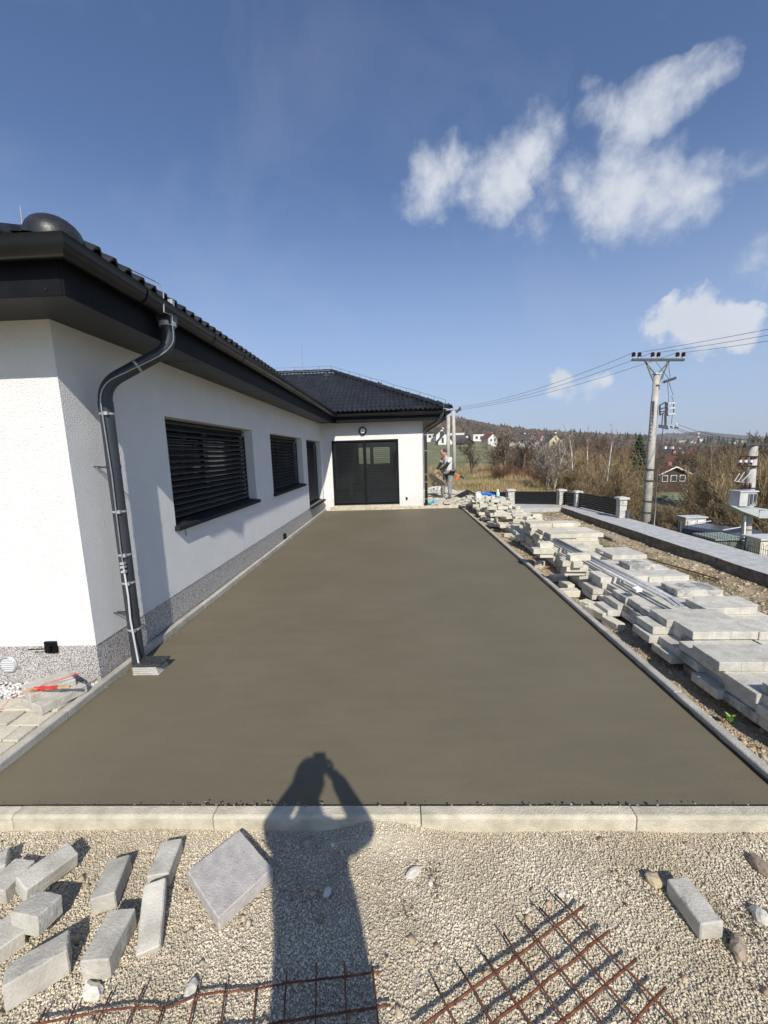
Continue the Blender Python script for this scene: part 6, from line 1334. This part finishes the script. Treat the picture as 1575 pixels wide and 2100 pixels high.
# worker at the far end, bent over a round float disc
wk=thing('person','person in light grey T-shirt with black sleeves and dusty trousers holding a round float disc','person',(1.80,14.3,.012))
J=dict(hl=(.00,.06,.88),hr=(.13,-.06,.88),kl=(-.10,.14,.48),al=(-.13,.22,.09),kr=(.08,-.08,.46),ar=(.10,-.08,.09),sl=(-.07,.15,1.34),sr=(.10,-.14,1.34),neck=(-.03,0,1.42),head=(-.08,-.01,1.54),el=(-.22,.18,1.12),wl=(-.33,.06,.96),er=(-.06,-.22,1.09),wr=(-.27,-.14,.97),fl=(-1,.1,0),fr=(-.9,-.5,0))
wk.scale=(1.07,1.07,1.07)
person(wk,J,m_black,m_tee,m_trou,m_dgrey,m_skin)
headmesh(.105,m_skin,'head',wk,(-.105,-.01,1.555),(R_(25),0,R_(-90)))
MB().lathe([(.0,.135),(.05,.13),(.088,.095),(.098,.05),(.099,.03)],16).obj('hair',m_hair,wk,loc=(-.09,-.01,1.545),rot=(0,R_(12),0),smooth=True)
skin('work_shorts',[(.06,0,.94),(.0,.06,.86),(-.045,.10,.68),(.13,-.06,.86),(.11,-.07,.68)],[(0,1),(1,2),(0,3),(3,4)],[(.16,.135),.115,.10,.115,.10],m_black,wk,2)
for s,c,d in (('l',(-.36,.03,.94),(-.5,-.2,-.4)),('r',(-.31,-.14,.95),(-.6,.1,-.3))): hand(wk,c,d,(.1,0,-1),1.0,m_skin,.5)
fd=thing('float_disc','round grey metal float disc carried edge-on by the worker','tool',(1.80-.37,14.18,.72),0); M_=Matrix.Rotation(R_(38),4,'Y')@Matrix.Rotation(R_(-16),4,'X')
MB().lathe([(.30,-.012),(.335,-.004),(.335,.008),(.30,.012)],28,M_).obj('disc',pm('worn_steel_disc',(.16,.15,.13),(.30,.28,.24),5,.45,metal=.4),fd); MB().tube([M_@Vector((0,0,.01)),M_@Vector((0,0,.16))],.03,8).obj('disc_hub',m_dgrey,fd); MB().tube([M_@Vector((-.14,0,.13)),M_@Vector((.14,0,.17))],.02,8).obj('disc_grip',m_wood,fd); MB().box((.0,-.07,.02),(.20,.07,.10),M_).obj('wooden_block',m_wood,fd)
tr_=thing('brush_cutter','orange and cream garden trimmer leaning behind the worker','tool',(2.06,14.9,.0)); MB().tube([(-.10,0,1.05),(.30,0,.78)],.018,6).obj('shaft',m_wood,tr_); MB().box((-.08,-.04,.66),(.02,.04,.86),Matrix.Rotation(.3,4,'Y')).obj('motor_housing',m_orange,tr_,bevel=.02); MB().tube([(.30,0,.78),(.44,0,.70)],.03,6).obj('grip_end',m_black,tr_); MB().tube([(-.05,0,.75),(-.12,0,.0)],.015,6).obj('stand_rod',m_dgrey,tr_)
# photographer: stands behind the camera, phone held up in both hands; only the shadow is in the picture
SD=SUNV
def shp(px,py,y,zg=-.075):
    g=onz(px,py,zg); return g+SD*((y-g.y)/SD.y)
ph=thing('person','photographer standing behind the terrace edge with raised phone, casting the long shadow','person',(.05,-.42,-.085))
o0=ph.location
def LJ(v): return tuple(Vector(v)-o0)
J=dict(head=LJ(shp(634,1606,-.28)),neck=LJ(shp(638,1665,-.34)),sl=LJ(shp(580,1708,-.36)),sr=LJ(shp(700,1712,-.36)),el=LJ(shp(557,1698,-.12)),er=LJ(shp(752,1705,-.12)),wl=LJ(shp(632,1582,-.03)),wr=LJ(shp(680,1578,-.03)))
cxp=(J['sl'][0]+J['sr'][0])/2
J.update(hl=(cxp-.12,.0,.90),hr=(cxp+.12,.0,.90),kl=(cxp-.15,.02,.48),kr=(cxp+.15,.02,.48),al=(cxp-.17,0,.09),ar=(cxp+.17,0,.09),fl=(-.2,1,0),fr=(.2,1,0))
m_jack=pm('dark_jacket',(.05,.06,.08),(.08,.09,.11),10,.9)
person(ph,J,m_jack,m_jack,m_trou,m_black,m_skin)
skin('coat',[(cxp+.0,.0,1.47),(cxp+.03,0,1.32),(cxp+.02,0,1.05),(cxp+.02,0,.6)],[(0,1),(1,2),(2,3)],[(.36,.10),(.36,.17),(.35,.2),(.34,.2)],m_jack,ph,2)
headmesh(.10,m_skin,'head',ph,tuple(Vector(J['head'])+Vector((0,0,.01))),(R_(-6),0,R_(180)),m_hair)
pc_=Vector((.0,-.016,H-.035)); phn=thing('smartphone','smartphone held up in both hands by the photographer','phone',pc_,YAW); MB().box((-.037,-.004,-.085),(.037,.004,.068)).obj('phone_body',m_black,phn,rot=(PITCH,0,0),bevel=.003)
for s,w_ in ((-1,'wl'),(1,'wr')):
    w=Vector(J[w_]); tgt=Vector((s*.045,-.035,H-.09))-o0; hand(ph,tuple(w.lerp(tgt,.75)),tgt-w+Vector((0,0,.04)),(-s,.3,0),1.0,m_skin,.45)
    skin('cuff',[w,w.lerp(tgt,.7)],[(0,1)],[.03,.028],m_skin,ph,1)
# ---------------------------------------------------------------- haze
b=MB().box((-1700,-12,-60),(2700,2750,140)); me=bpy.data.meshes.new('haze'); me.from_pydata(b.v,[],b.f); hz=link('haze',me); stuff(hz)
m=bpy.data.materials.new('haze_air'); m.use_nodes=True; m.node_tree.nodes.clear(); _o=m.node_tree.nodes.new('ShaderNodeOutputMaterial'); _v=m.node_tree.nodes.new('ShaderNodeVolumePrincipled'); _v.inputs['Density'].default_value=.00022; _v.inputs['Color'].default_value=(.90,.95,1,1); _v.inputs['Anisotropy'].default_value=0; m.node_tree.links.new(_v.outputs[0],_o.inputs[1]); me.materials.append(m)
